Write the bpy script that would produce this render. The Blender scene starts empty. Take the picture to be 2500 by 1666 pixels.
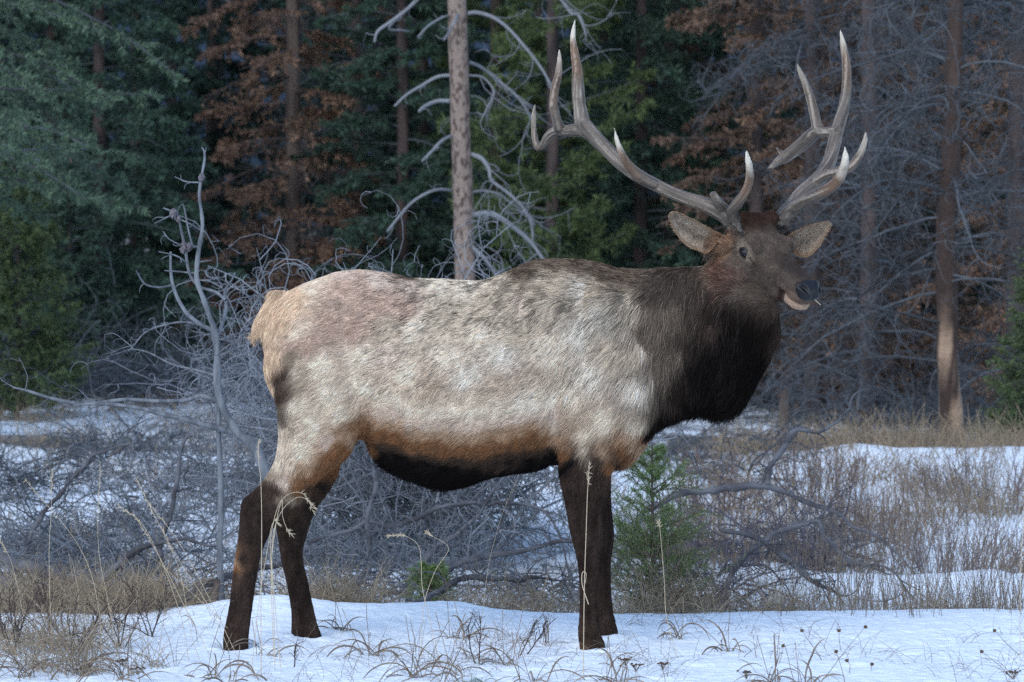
import bpy, math
import numpy as np
from mathutils import Vector, Matrix
from mathutils.bvhtree import BVHTree

# ------------------------------------------------------------------ camera, sky, sun, exposure
scene = bpy.context.scene
COL = scene.collection
FPX = 8861.0                      # focal length in pixels of a 2500 px wide frame
CAM = np.array([0.0, -14.0, 1.5])
PITCH = math.atan((833 - 626) / FPX)

cam_data = bpy.data.cameras.new('camera')
cam_data.lens = 36.0 * FPX / 2500.0
cam_data.sensor_width = 36.0
cam_data.clip_start = 0.1
cam_data.clip_end = 3000.0
cam_data.dof.use_dof = True
cam_data.dof.focus_distance = 13.85
cam_data.dof.aperture_fstop = 6.3
cam_data.dof.aperture_blades = 9
cam = bpy.data.objects.new('camera', cam_data)
cam.location = CAM
cam.rotation_euler = (math.pi / 2 - PITCH, 0, 0)
COL.objects.link(cam)
scene.camera = cam

SUN_EL, SUN_ROT = math.radians(38), math.radians(205)
world = bpy.data.worlds.new('World')
scene.world = world
world.use_nodes = True
wn = world.node_tree
sky = wn.nodes.new('ShaderNodeTexSky')
sky.sky_type = 'NISHITA'
sky.sun_disc = False
sky.sun_elevation = SUN_EL
sky.sun_rotation = SUN_ROT
sky.altitude = 1200
sky.dust_density = 1.0
sky.ozone_density = 0.4
wn.links.new(sky.outputs[0], wn.nodes['Background'].inputs[0])
wn.nodes['Background'].inputs[1].default_value = 0.125

sl = bpy.data.lights.new('sun', 'SUN')
sl.energy = 0.6
sl.angle = math.radians(40)
sl.color = (1.0, 0.97, 0.94)
sun = bpy.data.objects.new('sun', sl)
# sky rotation 0 = +Y, clockwise seen from above
sdir = Vector((math.sin(SUN_ROT) * math.cos(SUN_EL), math.cos(SUN_ROT) * math.cos(SUN_EL), math.sin(SUN_EL)))
sun.rotation_euler = sdir.to_track_quat('Z', 'Y').to_euler()
sun.location = (-3, -6, 12)
COL.objects.link(sun)

scene.view_settings.view_transform = 'Standard'
scene.view_settings.look = 'None'
scene.view_settings.exposure = 1.38
scene.view_settings.gamma = 1.0
scene.cycles.max_bounces = 6
scene.cycles.use_denoising = False
scene.cycles_curves.shape = 'RIBBONS'
scene.cycles_curves.subdivisions = 2

# ------------------------------------------------------------------ helpers
R0 = np.array([1.0, 0, 0])
F0 = np.array([0, math.cos(PITCH), -math.sin(PITCH)])
U0 = np.array([0, math.sin(PITCH), math.cos(PITCH)])

def P(px, py, Y=0.0):
    """point of the place at depth Y, given where it stands in a 2500 x 1666 view of it"""
    px = np.asarray(px, float); py = np.asarray(py, float); Y = np.asarray(Y, float)
    px, py, Y = np.broadcast_arrays(px, py, Y)
    d = F0 + R0 * ((px - 1250) / FPX)[..., None] + U0 * ((833 - py) / FPX)[..., None]
    return CAM + d * ((Y - CAM[1]) / d[..., 1])[..., None]

def toX(px, Y=0.0): return float(P(px, 833, Y)[0])
def side_px(p):
    """world -> measure of the elk's side plane (Y = 0) in picture units"""
    k = FPX / 14.0
    return 1250 + p[:, 0] * k, 626 + (1.5 - p[:, 2]) * k

_h = np.random.RandomState(5).rand(4096)
_perm = np.random.RandomState(6).permutation(4096)
def _hash(i, j, k):
    a = _perm[i & 4095]; b = _perm[(a + j) & 4095]
    return _h[(_perm[(b + k) & 4095])]
def vnoise(p, s=1.0):
    """value noise, p (N,3) -> -1..1"""
    q = np.asarray(p, float) * s
    i = np.floor(q).astype(np.int64); f = q - i; f = f * f * (3 - 2 * f)
    r = 0
    for dx in (0, 1):
        wx = f[:, 0] if dx else 1 - f[:, 0]
        for dy in (0, 1):
            wy = f[:, 1] if dy else 1 - f[:, 1]
            for dz in (0, 1):
                wz = f[:, 2] if dz else 1 - f[:, 2]
                r = r + wx * wy * wz * _hash(i[:, 0] + dx, i[:, 1] + dy, i[:, 2] + dz)
    return r * 2 - 1
def fbm(p, s=1.0, o=3):
    r = 0; a = 1; t = 0
    for n in range(o):
        r = r + a * vnoise(p + n * 17.3, s * 2 ** n); t += a; a *= 0.5
    return r / t
def sstep(a, b, x):
    t = np.clip((x - a) / (b - a), 0, 1); return t * t * (3 - 2 * t)

def tag(o, label=None, cat=None, group=None, kind=None):
    if label: o['label'] = label
    if cat: o['category'] = cat
    if group: o['group'] = group
    if kind: o['kind'] = kind
    return o

def link(name, data, parent=None):
    o = bpy.data.objects.new(name, data); COL.objects.link(o)
    if parent is not None: o.parent = parent
    return o

def empty(name, loc=(0, 0, 0), rz=0.0, **kw):
    o = bpy.data.objects.new(name, None); COL.objects.link(o)
    o.location = loc; o.rotation_euler = (0, 0, rz); o.empty_display_size = 0.1
    return tag(o, **kw)

def mesh_np(name, V, F, mat=None, smooth=False, mats=None, fmat=None, colors=None):
    """V (n,3); F list of arrays (m,k) with constant k each"""
    V = np.asarray(V, np.float32)
    if isinstance(F, np.ndarray): F = [F]
    me = bpy.data.meshes.new(name)
    tot = np.concatenate([np.full(len(f), f.shape[1], np.int32) for f in F])
    idx = np.concatenate([f.reshape(-1) for f in F]).astype(np.int32)
    me.vertices.add(len(V)); me.vertices.foreach_set('co', V.reshape(-1))
    me.loops.add(len(idx)); me.loops.foreach_set('vertex_index', idx)
    me.polygons.add(len(tot))
    st = np.concatenate([[0], np.cumsum(tot)[:-1]]).astype(np.int32)
    me.polygons.foreach_set('loop_start', st)
    if smooth: me.polygons.foreach_set('use_smooth', np.ones(len(tot), bool))
    if mat: me.materials.append(mat)
    if mats:
        for m in mats: me.materials.append(m)
        me.polygons.foreach_set('material_index', np.asarray(fmat, np.int32))
    if colors is not None:
        a = me.color_attributes.new('col', 'FLOAT_COLOR', 'POINT')
        c = np.ones((len(V), 4), np.float32); c[:, :3] = colors
        a.data.foreach_set('color', c.reshape(-1))
    me.update(); me.validate()
    return me

class Geo:
    """collects pieces that belong to ONE mesh"""
    def __init__(s): s.V = []; s.F = {}; s.n = 0; s.C = []
    def add(s, V, F, mi=0, c=None):
        V = np.asarray(V, float).reshape(-1, 3)
        s.V.append(V)
        for f in ([F] if isinstance(F, np.ndarray) else F):
            if len(f): s.F.setdefault((f.shape[1], mi), []).append(f + s.n)
        if c is not None: s.C.append(np.broadcast_to(np.asarray(c, float), (len(V), 3)))
        s.n += len(V)
    def mesh(s, name, mats, smooth=True):
        if not isinstance(mats, (list, tuple)): mats = [mats]
        F = []; fm = []
        for (k, mi), l in s.F.items():
            f = np.concatenate(l); F.append(f); fm.append(np.full(len(f), mi))
        return mesh_np(name, np.concatenate(s.V), F, smooth=smooth, mats=mats, fmat=np.concatenate(fm),
                       colors=np.concatenate(s.C) if s.C else None)

def norm(v): return v / np.maximum(np.linalg.norm(v, axis=-1, keepdims=True), 1e-9)

def tubes(PL, R, m=4):
    """N polylines (N,K,3), radii (N,K) -> vertices, quads (+ end tris)"""
    PL = np.asarray(PL, float); R = np.asarray(R, float)
    N, K, _ = PL.shape
    T = np.empty_like(PL); T[:, 1:-1] = PL[:, 2:] - PL[:, :-2]; T[:, 0] = PL[:, 1] - PL[:, 0]; T[:, -1] = PL[:, -1] - PL[:, -2]
    T = norm(T)
    ref = np.where(np.abs(T[:, :1, 2:3]) > 0.9, np.array([1.0, 0.1, 0]), np.array([0.05, 0.1, 1.0]))
    A = np.empty_like(T); a = norm(np.cross(T[:, 0], np.broadcast_to(ref[:, 0], T[:, 0].shape)))
    for k in range(K):
        a = norm(a - (a * T[:, k]).sum(-1, keepdims=True) * T[:, k]); A[:, k] = a
    B = np.cross(T, A)
    ang = np.arange(m) * 2 * np.pi / m
    V = PL[:, :, None, :] + R[:, :, None, None] * (A[:, :, None, :] * np.cos(ang)[:, None] + B[:, :, None, :] * np.sin(ang)[:, None])
    n = np.arange(N)[:, None, None] * (K * m); k = np.arange(K - 1)[None, :, None] * m; j = np.arange(m)[None, None, :]
    j2 = (j + 1) % m
    q = np.stack([n + k + j, n + k + j2, n + k + m + j2, n + k + m + j], -1).reshape(-1, 4)
    return V.reshape(-1, 3), q

def grow(P0, D, L, K, rng, wob=0.15, grav=0.0, curl=0.0):
    """vectorised wandering polylines"""
    P0 = np.asarray(P0, float); D = norm(np.asarray(D, float)); N = len(P0)
    L = np.broadcast_to(np.asarray(L, float), (N,))
    out = np.empty((N, K, 3)); out[:, 0] = P0; d = D.copy()
    ax = norm(rng.normal(size=(N, 3)))
    for k in range(1, K):
        d = d + rng.normal(size=(N, 3)) * wob + np.array([0, 0, grav]) / K
        if curl: d = d + np.cross(d, ax) * (curl / K)
        d = norm(d)
        out[:, k] = out[:, k - 1] + d * (L / (K - 1))[:, None]
    return out

def smooth_path(pts, n):
    """Catmull-Rom through rows of pts (any columns), n samples"""
    p = np.asarray(pts, float); m = len(p)
    e = np.vstack([2 * p[0] - p[1], p, 2 * p[-1] - p[-2]])
    t = np.linspace(0, m - 1, n); i = np.minimum(t.astype(int), m - 2); f = (t - i)[:, None]
    a, b, c, d = e[i], e[i + 1], e[i + 2], e[i + 3]
    return 0.5 * (2 * b + (c - a) * f + (2 * a - 5 * b + 4 * c - d) * f ** 2 + (3 * b - a - 3 * c + d) * f ** 3)

# ------------------------------------------------------------------ materials
def mat(name, color=(0.5, 0.5, 0.5), rough=0.8, attr=None, var=0.0, noise=0.0, nscale=20.0, bump=0.0, bscale=60.0,
        color2=None, spec=0.3, stretch=(1, 1, 1), island=0.0, trans=0.0, coords='Object', thr=(0.4, 0.6)):
    m = bpy.data.materials.new(name); m.use_nodes = True
    nt = m.node_tree; N = nt.nodes; Lk = nt.links
    b = N['Principled BSDF']; b.inputs['Roughness'].default_value = rough
    b.inputs['Specular IOR Level'].default_value = spec
    b.inputs['Base Color'].default_value = (*color, 1)
    tc = N.new('ShaderNodeTexCoord'); mp = N.new('ShaderNodeMapping'); mp.inputs['Scale'].default_value = stretch
    Lk.new(tc.outputs[coords], mp.inputs[0])
    cur = None
    if attr:
        a = N.new('ShaderNodeAttribute'); a.attribute_name = attr; cur = a.outputs['Color']
    elif color2 is not None:
        nz = N.new('ShaderNodeTexNoise'); nz.inputs['Scale'].default_value = nscale; nz.inputs['Detail'].default_value = 6
        Lk.new(mp.outputs[0], nz.inputs['Vector'])
        mr = N.new('ShaderNodeMapRange'); mr.inputs[1].default_value, mr.inputs[2].default_value = thr
        Lk.new(nz.outputs['Fac'], mr.inputs[0])
        mx = N.new('ShaderNodeMix'); mx.data_type = 'RGBA'
        mx.inputs['A'].default_value = (*color, 1); mx.inputs['B'].default_value = (*color2, 1)
        Lk.new(mr.outputs[0], mx.inputs['Factor']); cur = mx.outputs['Result']
    def hsv(val_socket_src, lo, hi):
        nonlocal cur
        mr = N.new('ShaderNodeMapRange'); mr.inputs[3].default_value = lo; mr.inputs[4].default_value = hi
        Lk.new(val_socket_src, mr.inputs[0])
        h = N.new('ShaderNodeHueSaturation')
        if cur is not None: Lk.new(cur, h.inputs['Color'])
        else: h.inputs['Color'].default_value = (*color, 1)
        Lk.new(mr.outputs[0], h.inputs['Value']); cur = h.outputs[0]
    if noise:
        nz = N.new('ShaderNodeTexNoise'); nz.inputs['Scale'].default_value = nscale * 2.3; nz.inputs['Detail'].default_value = 5
        Lk.new(mp.outputs[0], nz.inputs['Vector']); hsv(nz.outputs['Fac'], 1 - noise * 1.6, 1 + noise * 1.6)
    if island:
        g = N.new('ShaderNodeNewGeometry'); hsv(g.outputs['Random Per Island'], 1 - island, 1 + island)
    if cur is not None: Lk.new(cur, b.inputs['Base Color'])
    if bump:
        nz = N.new('ShaderNodeTexNoise'); nz.inputs['Scale'].default_value = bscale; nz.inputs['Detail'].default_value = 8
        Lk.new(mp.outputs[0], nz.inputs['Vector'])
        bp = N.new('ShaderNodeBump'); bp.inputs['Strength'].default_value = 1.0; bp.inputs['Distance'].default_value = bump
        Lk.new(nz.outputs['Fac'], bp.inputs['Height']); Lk.new(bp.outputs[0], b.inputs['Normal'])
    if trans:
        tr = N.new('ShaderNodeBsdfTranslucent'); ms = N.new('ShaderNodeMixShader'); ms.inputs[0].default_value = trans
        if cur is not None: Lk.new(cur, tr.inputs[0])
        else: tr.inputs[0].default_value = (*color, 1)
        Lk.new(b.outputs[0], ms.inputs[1]); Lk.new(tr.outputs[0], ms.inputs[2])
        Lk.new(ms.outputs[0], N['Material Output'].inputs[0])
    return m
# ------------------------------------------------------------------ ground
def gz(x, y):
    x = np.asarray(x, float); y = np.asarray(y, float); x, y = np.broadcast_arrays(x, y)
    sh = x.shape; x = x.ravel(); y = y.ravel()
    p = np.stack([x, y, np.zeros_like(x)], 1)
    near = 1 - sstep(0.7, 1.6, y)
    z = 0.006 * fbm(p, 14, 3) * near
    z += 0.014 * fbm(p, 1.6, 3) + 0.010 * fbm(p, 7.0, 2) * near
    z += 0.006 * fbm(p, 26.0, 2) * near
    crest = 1.0 + 0.18 * vnoise(p, 0.9)
    z += 0.018 * np.exp(-((y - crest) / 0.35) ** 2)
    z += 0.070 * np.exp(-((x + 0.98) / 0.33) ** 2 - ((y - 1.0) / 0.4) ** 2)
    z += 0.05 * np.exp(-((x + 0.3) / 0.3) ** 2 - ((y - 0.95) / 0.3) ** 2)
    z -= 0.09 * sstep(0.0, 1.0, y - crest)
    far = sstep(1.6, 3.0, y)
    z += far * (0.11 * fbm(p + 9, 0.8, 3) + 0.05 * fbm(p + 4, 3.0, 2))
    z += 0.13 * sstep(5, 9, y) + 0.16 * np.exp(-((y - 10.0 - 0.05 * x) / 1.3) ** 2) * sstep(0.5, 2.5, x)
    z -= 0.10 * sstep(11.5, 13, y) * sstep(0.5, 2.5, x)
    z += 0.012 * np.clip(y - 30, 0, 400)
    # prints pressed round the hooves
    for fx, fy in ((0.295, -0.17), (0.39, 0.22), (-1.06, -0.15), (-0.79, 0.2)):
        r = np.hypot(x - fx - 0.01, y - fy)
        z += 0.016 * np.exp(-((r - 0.115) / 0.03) ** 2) * (1 + .7 * vnoise(p, 22)) - 0.030 * np.exp(-(r / 0.088) ** 4)
    z -= 0.012 * np.exp(-((x - 0.1) / .05) ** 2 - ((y + .55) / .09) ** 2) + 0.02 * np.exp(-((x - 1.5) / .06) ** 2 - ((y + .35) / .05) ** 2)
    return z.reshape(sh)

def dirt(x, y):
    """how much bare litter shows through the snow, 0..1"""
    p = np.stack([x, y, np.zeros_like(x)], 1)
    a = sstep(-0.10, 0.25, fbm(p + 31, 0.55, 4) + 0.45 * sstep(10.0, 12.5, y) * (x > 1.2) - 0.28)
    return a * sstep(2.5, 5, y)

def build_ground():
    xs = np.concatenate([-np.geomspace(260, 2.7, 45), np.arange(-2.6, 2.61, 0.02), np.geomspace(2.7, 260, 45)])
    ys = np.concatenate([[-40, -25, -12, -6, -3, -2.2], np.arange(-1.8, 2.2, 0.02), np.arange(2.2, 8, 0.06), np.arange(8, 20, 0.12), np.geomspace(20.2, 900, 60)])
    X, Y = np.meshgrid(xs, ys); nx = len(xs); ny = len(ys)
    Z = gz(X, Y)
    V = np.stack([X, Y, Z], -1).reshape(-1, 3)
    i = (np.arange(ny - 1)[:, None] * nx + np.arange(nx - 1)[None]).reshape(-1)
    F = np.stack([i, i + 1, i + nx + 1, i + nx], 1)
    d = dirt(V[:, 0], V[:, 1])[:, None]
    d = np.maximum(d, sstep(25, 31, V[:, 1])[:, None] * 0.95)
    n = fbm(V, 5, 3)[:, None]
    c = np.array([[0.81, 0.87, 0.90]]) * (1 - d) + np.array([[0.13, 0.105, 0.075]]) * (1 + 0.5 * n) * d
    m = mat('snow', attr='col', rough=0.75, bump=0.016, bscale=22, noise=0.03, nscale=9, spec=0.25)
    o = link('ground', mesh_np('ground', V, F, m, smooth=True, colors=c))
    tag(o, kind='structure')
build_ground()

# dark wooded mountain side seen through the gap between the crowns
def build_hills():
    xs = np.linspace(-500, 500, 60); t = np.linspace(0, 1, 12)
    X, T = np.meshgrid(xs, t)
    Y = 520 + 130 * T + 20 * np.sin(X * .02)
    Z = -5 + T * (110 + 25 * np.sin(X * .013 + 1) + 8 * np.sin(X * .05))
    V = np.stack([X, Y, Z], -1).reshape(-1, 3)
    V = np.vstack([V, V[-60:] + [0, 60, -130]])
    nx = 60; i = (np.arange(12)[:, None] * nx + np.arange(nx - 1)[None]).reshape(-1)
    F = np.stack([i, i + 1, i + nx + 1, i + nx], 1)
    o = link('hills', mesh_np('hills', V, F, mat('far_forest', (0.012, 0.024, 0.040), color2=(0.02, 0.035, 0.06), nscale=0.05, rough=1), smooth=True))
    tag(o, kind='structure')
build_hills()
# ------------------------------------------------------------------ the elk
def ring_loft(C, RX, RY, n=36, e=2.3, plane='xz', egg=0.0):
    """closed loft. plane 'v': rings in the YZ plane (C = centre, RX = half height, RY = half width);
       'h': rings in the XY plane (RX = half length in x, RY = half width in y)"""
    K = len(C); t = np.arange(n) * 2 * np.pi / n
    co, si = np.cos(t), np.sin(t)
    co = np.sign(co) * np.abs(co) ** (2 / e); si = np.sign(si) * np.abs(si) ** (2 / e)
    V = np.zeros((K, n, 3))
    if plane == 'v':
        V[..., 0] = C[:, None, 0]
        wid = RY[:, None] * (1 - egg * si[None])
        V[..., 1] = C[:, None, 1] + wid * co
        V[..., 2] = C[:, None, 2] + RX[:, None] * si
    else:
        V[..., 0] = C[:, None, 0] + RX[:, None] * co
        V[..., 1] = C[:, None, 1] + RY[:, None] * si
        V[..., 2] = C[:, None, 2]
    V = V.reshape(-1, 3)
    k = np.arange(K - 1)[:, None] * n; j = np.arange(n)[None]; j2 = (j + 1) % n
    q = np.stack([k + j, k + j2, k + n + j2, k + n + j], -1).reshape(-1, 4)
    V = np.vstack([V, C[0], C[-1]])
    a = np.stack([np.full(n, K * n), (np.arange(n) + 1) % n, np.arange(n)], 1)
    b = np.stack([np.full(n, K * n + 1), (K - 1) * n + np.arange(n), (K - 1) * n + (np.arange(n) + 1) % n], 1)
    return V, [q, a, b]

def vloft(rows, n=60, egg=0.12, e=2.25):
    """rows: px, py_top, py_bottom, y_centre, half width"""
    r = smooth_path(rows, n)
    top = P(r[:, 0], r[:, 1], r[:, 3]); bot = P(r[:, 0], r[:, 2], r[:, 3])
    C = (top + bot) / 2
    return ring_loft(C, (top[:, 2] - bot[:, 2]) / 2, r[:, 4], plane='v', egg=egg, e=e)

def hloft(rows, n=60, e=2.2):
    """rows: py, px_left, px_right, y_centre, half width"""
    r = smooth_path(rows, n)
    a = P(r[:, 1], r[:, 0], r[:, 3]); b = P(r[:, 2], r[:, 0], r[:, 3])
    return ring_loft((a + b) / 2, (b[:, 0] - a[:, 0]) / 2, r[:, 4], plane='h', e=e)

def ellipsoid(c, r, M=None, nu=20, nv=12):
    u = np.arange(nu) * 2 * np.pi / nu; v = np.linspace(-np.pi / 2, np.pi / 2, nv)
    Pn = np.stack([np.cos(v)[:, None] * np.cos(u), np.cos(v)[:, None] * np.sin(u), np.sin(v)[:, None] * np.ones(nu)], -1).reshape(-1, 3) * np.array(r)
    if M is not None: Pn = Pn @ M
    k = np.arange(nv - 1)[:, None] * nu; j = np.arange(nu)[None]; j2 = (j + 1) % nu
    return Pn + np.asarray(c), np.stack([k + j, k + j2, k + nu + j2, k + nu + j], -1).reshape(-1, 4)

def remeshed(geo, voxel, smooth=4, lam=0.5):
    """one continuous surface from overlapping closed pieces"""
    me = geo.mesh('tmp', [None], smooth=True) if False else mesh_np('tmp', np.concatenate(geo.V), [np.concatenate(l) for l in geo.F.values()])
    o = link('tmp', me)
    md = o.modifiers.new('r', 'REMESH'); md.mode = 'VOXEL'; md.voxel_size = voxel
    dg = bpy.context.evaluated_depsgraph_get(); dg.update()
    ev = o.evaluated_get(dg); m2 = bpy.data.meshes.new_from_object(ev)
    nv = len(m2.vertices); V = np.empty(nv * 3, np.float32); m2.vertices.foreach_get('co', V); V = V.reshape(-1, 3).astype(float)
    nf = len(m2.polygons); lt = np.empty(nf, np.int32); m2.polygons.foreach_get('loop_total', lt)
    li = np.empty(len(m2.loops), np.int32); m2.loops.foreach_get('vertex_index', li)
    ne = len(m2.edges); E = np.empty(ne * 2, np.int32); m2.edges.foreach_get('vertices', E); E = E.reshape(-1, 2)
    F = li.reshape(-1, 4)
    bpy.data.objects.remove(o); bpy.data.meshes.remove(me); bpy.data.meshes.remove(m2)
    deg = np.bincount(E.ravel(), minlength=nv)[:, None]
    for it in range(smooth):
        for l in (lam, -lam * 0.94 if it % 2 else lam * 0.3):
            s = np.zeros_like(V)
            for c in range(3):
                s[:, c] = np.bincount(E[:, 0], V[E[:, 1], c], nv) + np.bincount(E[:, 1], V[E[:, 0], c], nv)
            V = V + l * (s / deg - V)
    return V, F

def vnormals(V, F):
    n = np.cross(V[F[:, 2]] - V[F[:, 0]], V[F[:, 3]] - V[F[:, 1]]); N = np.zeros_like(V)
    for k in range(4):
        for c in range(3): N[:, c] += np.bincount(F[:, k], n[:, c], len(V))
    return norm(N)

# head frame: F = towards the muzzle, U = out of the forehead, L = the animal's left
HF = np.array([0.545, -0.690, -0.475]); HF /= np.linalg.norm(HF)
HL = np.array([0.80, 0.60, 0.03]); HL = HL - HF * HL.dot(HF); HL /= np.linalg.norm(HL)
HU = np.cross(HF, HL) if np.cross(HF, HL)[2] > 0 else np.cross(HL, HF)
HO = P(1876, 622, -0.20)
def H(s, l=0.0, u=0.0): return HO + HF * s + HL * l + HU * u
def head_local(p): q = p - HO; return q @ HF, q @ HL, q @ HU

def head_loft():
    # s, half width, up, down, superellipse
    rows = [(-.190, .050, .035, -.08, 2.2), (-.165, .078, .075, -.105, 2.2), (-.12, .090, .100, -.125, 2.3), (-.07, .094, .095, -.135, 2.3),
            (-.03, .096, .078, -.135, 2.3), (.01, .093, .062, -.128, 2.4), (.05, .080, .050, -.118, 2.4), (.09, .066, .041, -.106, 2.4),
            (.13, .061, .036, -.092, 2.4), (.17, .057, .031, -.080, 2.4), (.21, .056, .026, -.066, 2.5), (.245, .056, .021, -.054, 2.6),
            (.268, .054, .014, -.052, 2.6), (.284, .046, .004, -.048, 2.5), (.295, .030, -.006, -.040, 2.2)]
    r = smooth_path(rows, 50)
    n = 36; t = np.arange(n) * 2 * np.pi / n
    V = []
    for s, w, up, dn, e in r:
        co = np.sign(np.cos(t)) * np.abs(np.cos(t)) ** (2 / e); si = np.sign(np.sin(t)) * np.abs(np.sin(t)) ** (2 / e)
        mid = (up + dn) / 2 + (up - dn) * 0.12; uu = np.where(si > 0, mid + (up - mid) * si, mid + (mid - dn) * si)
        ww = w * co * np.where(si < 0, 1 + 0.32 * si, 1 - 0.12 * si)
        V.append(HO + HF * s + HL * ww[:, None] + HU * uu[:, None])
    V = np.array(V); K = len(V); C0 = V[0].mean(0); C1 = V[-1].mean(0); V = V.reshape(-1, 3)
    k = np.arange(K - 1)[:, None] * n; j = np.arange(n)[None]; j2 = (j + 1) % n
    q = np.stack([k + j, k + j2, k + n + j2, k + n + j], -1).reshape(-1, 4)
    a = np.stack([np.full(n, K * n), (np.arange(n) + 1) % n, np.arange(n)], 1)
    b = np.stack([np.full(n, K * n + 1), (K - 1) * n + np.arange(n), (K - 1) * n + (np.arange(n) + 1) % n], 1)
    return np.vstack([V, C0, C1]), [q, a, b]

def build_body():
    G = Geo()
    # trunk
    G.add(*vloft([(648, 790, 905, 0, .05), (660, 752, 945, 0, .10), (682, 728, 985, 0, .15), (715, 708, 1010, 0, .19), (760, 688, 1030, 0, .22),
                  (820, 666, 1055, 0, .235), (880, 659, 1078, 0, .25), (950, 667, 1108, 0, .265), (1010, 678, 1130, 0, .28), (1090, 682, 1150, 0, .29),
                  (1170, 685, 1150, 0, .29), (1230, 668, 1142, 0, .285), (1300, 640, 1132, 0, .27), (1370, 634, 1128, 0, .255), (1440, 640, 1122, 0, .245),
                  (1510, 656, 1105, 0, .235), (1570, 662, 1070, 0, .21), (1620, 670, 1030, 0, .18), (1660, 700, 980, 0, .12)], 90))
    # neck and mane
    G.add(*vloft([(1400, 720, 1010, 0, .16), (1460, 655, 1050, 0, .21), (1530, 662, 1055, 0, .215), (1600, 660, 1040, -.01, .20), (1660, 656, 1015, -.02, .185),
                  (1720, 652, 1000, -.04, .17), (1775, 640, 1002, -.06, .155), (1815, 640, 975, -.08, .14), (1850, 660, 915, -.10, .12), (1878, 690, 860, -.12, .095),
                  (1898, 715, 810, -.13, .06)], 70, egg=-0.05))
    # brisket between the forelegs
    G.add(*vloft([(1440, 950, 1110, 0, .10), (1500, 950, 1130, -.01, .11), (1545, 960, 1112, 0, .10), (1590, 960, 1060, 0, .07)], 24))
    # sheath and belly hair
    G.add(*vloft([(895, 1040, 1090, 0, .06), (930, 1040, 1128, -.01, .08), (975, 1060, 1152, -.01, .10), (1030, 1070, 1172, -.01, .12), (1090, 1070, 1184, -.01, .13),
                  (1150, 1070, 1172, -.01, .14), (1230, 1070, 1150, 0, .14), (1340, 1060, 1134, 0, .13), (1400, 1050, 1110, 0, .10)], 40))
    # tail
    G.add(*hloft([(712, 668, 700, 0, .03), (745, 645, 700, 0, .045), (780, 625, 680, 0, .045), (805, 618, 662, 0, .038), (825, 618, 645, 0, .022)], 20))
    # haunch to hoof, near and far
    for side in (-1, 1):
        yo = lambda v: side * v
        if side < 0:
            up = [(780, 690, 880, .13, .09), (850, 668, 905, .145, .115), (930, 666, 915, .15, .125), (1000, 678, 905, .155, .12), (1060, 682, 880, .155, .10),
                  (1112, 676, 846, .155, .085), (1150, 660, 797, .155, .070), (1185, 634, 765, .155, .060), (1215, 600, 738, .155, .052),
                  (1240, 588, 712, .155, .046), (1270, 585, 683, .155, .042), (1302, 583, 659, .155, .039), (1345, 577, 640, .155, .036), (1382, 571, 631, .155, .034),
                  (1425, 566, 624, .155, .032), (1479, 560, 616, .155, .032), (1533, 549, 609, .155, .036), (1568, 545, 606, .155, .037), (1618, 547, 608, .155, .036)]
        else:
            up = [(780, 700, 880, .13, .09), (850, 680, 905, .145, .115), (930, 676, 915, .15, .125), (1000, 700, 900, .155, .12), (1060, 720, 882, .16, .10),
                  (1112, 712, 838, .17, .078), (1150, 700, 826, .18, .065), (1195, 682, 804, .185, .055), (1235, 672, 776, .19, .046), (1270, 672, 760, .19, .041), (1309, 678, 748, .19, .038),
                  (1340, 683, 740, .19, .036), (1371, 688, 740, .19, .034), (1418, 699, 751, .19, .032), (1461, 707, 760, .19, .031),
                  (1497, 712, 768, .19, .033), (1530, 712, 776, .19, .037), (1549, 711, 784, .19, .038), (1600, 715, 790, .19, .036)]
        G.add(*hloft([(a, b, c, yo(d), e) for a, b, c, d, e in up], 80))
        if side < 0:
            fr = [(740, 1470, 1540, .12, .06), (820, 1400, 1580, .15, .085), (900, 1370, 1600, .165, .095), (980, 1362, 1605, .17, .095), (1050, 1362, 1570, .17, .085), (1100, 1364, 1525, .17, .07),
                  (1140, 1367, 1496, .17, .062), (1180, 1371, 1486, .17, .056), (1246, 1383, 1474, .17, .048), (1294, 1391, 1472, .17, .043), (1333, 1401, 1470, .17, .038),
                  (1372, 1410, 1463, .17, .032), (1423, 1415, 1460, .17, .028), (1482, 1415, 1460, .17, .027), (1521, 1413, 1462, .17, .029), (1550, 1412, 1467, .17, .033), (1575, 1415, 1477, .17, .036), (1625, 1418, 1482, .17, .034)]
        else:
            fr = [(760, 1470, 1540, .12, .06), (820, 1400, 1580, .15, .085), (900, 1370, 1600, .165, .095), (980, 1372, 1605, .17, .095), (1050, 1382, 1560, .18, .085), (1100, 1400, 1520, .19, .07),
                  (1140, 1415, 1494, .20, .058), (1200, 1425, 1490, .21, .048), (1262, 1430, 1495, .21, .042), (1301, 1440, 1499, .21, .040), (1341, 1445, 1495, .21, .037),
                  (1376, 1452, 1491, .21, .031), (1443, 1456, 1492, .21, .028), (1490, 1458, 1496, .21, .029), (1520, 1460, 1502, .21, .032), (1540, 1464, 1508, .21, .034), (1592, 1466, 1512, .21, .033)]
        G.add(*hloft([(a, b, c, yo(d), e) for a, b, c, d, e in fr], 80))
    # hip and shoulder masses
    G.add(*ellipsoid(P(1475, 860, -.17), (.13, .075, .25)))
    G.add(*ellipsoid(P(1475, 860, .17), (.13, .075, .25)))
    G.add(*ellipsoid(P(800, 860, -.17), (.16, .07, .22)))
    G.add(*ellipsoid(P(800, 860, .17), (.16, .07, .22)))
    # hock points
    G.add(*ellipsoid(P(606, 1243, -.155), (.030, .024, .05)))
    G.add(*ellipsoid(P(694, 1262, .19), (.026, .024, .05)))
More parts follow.
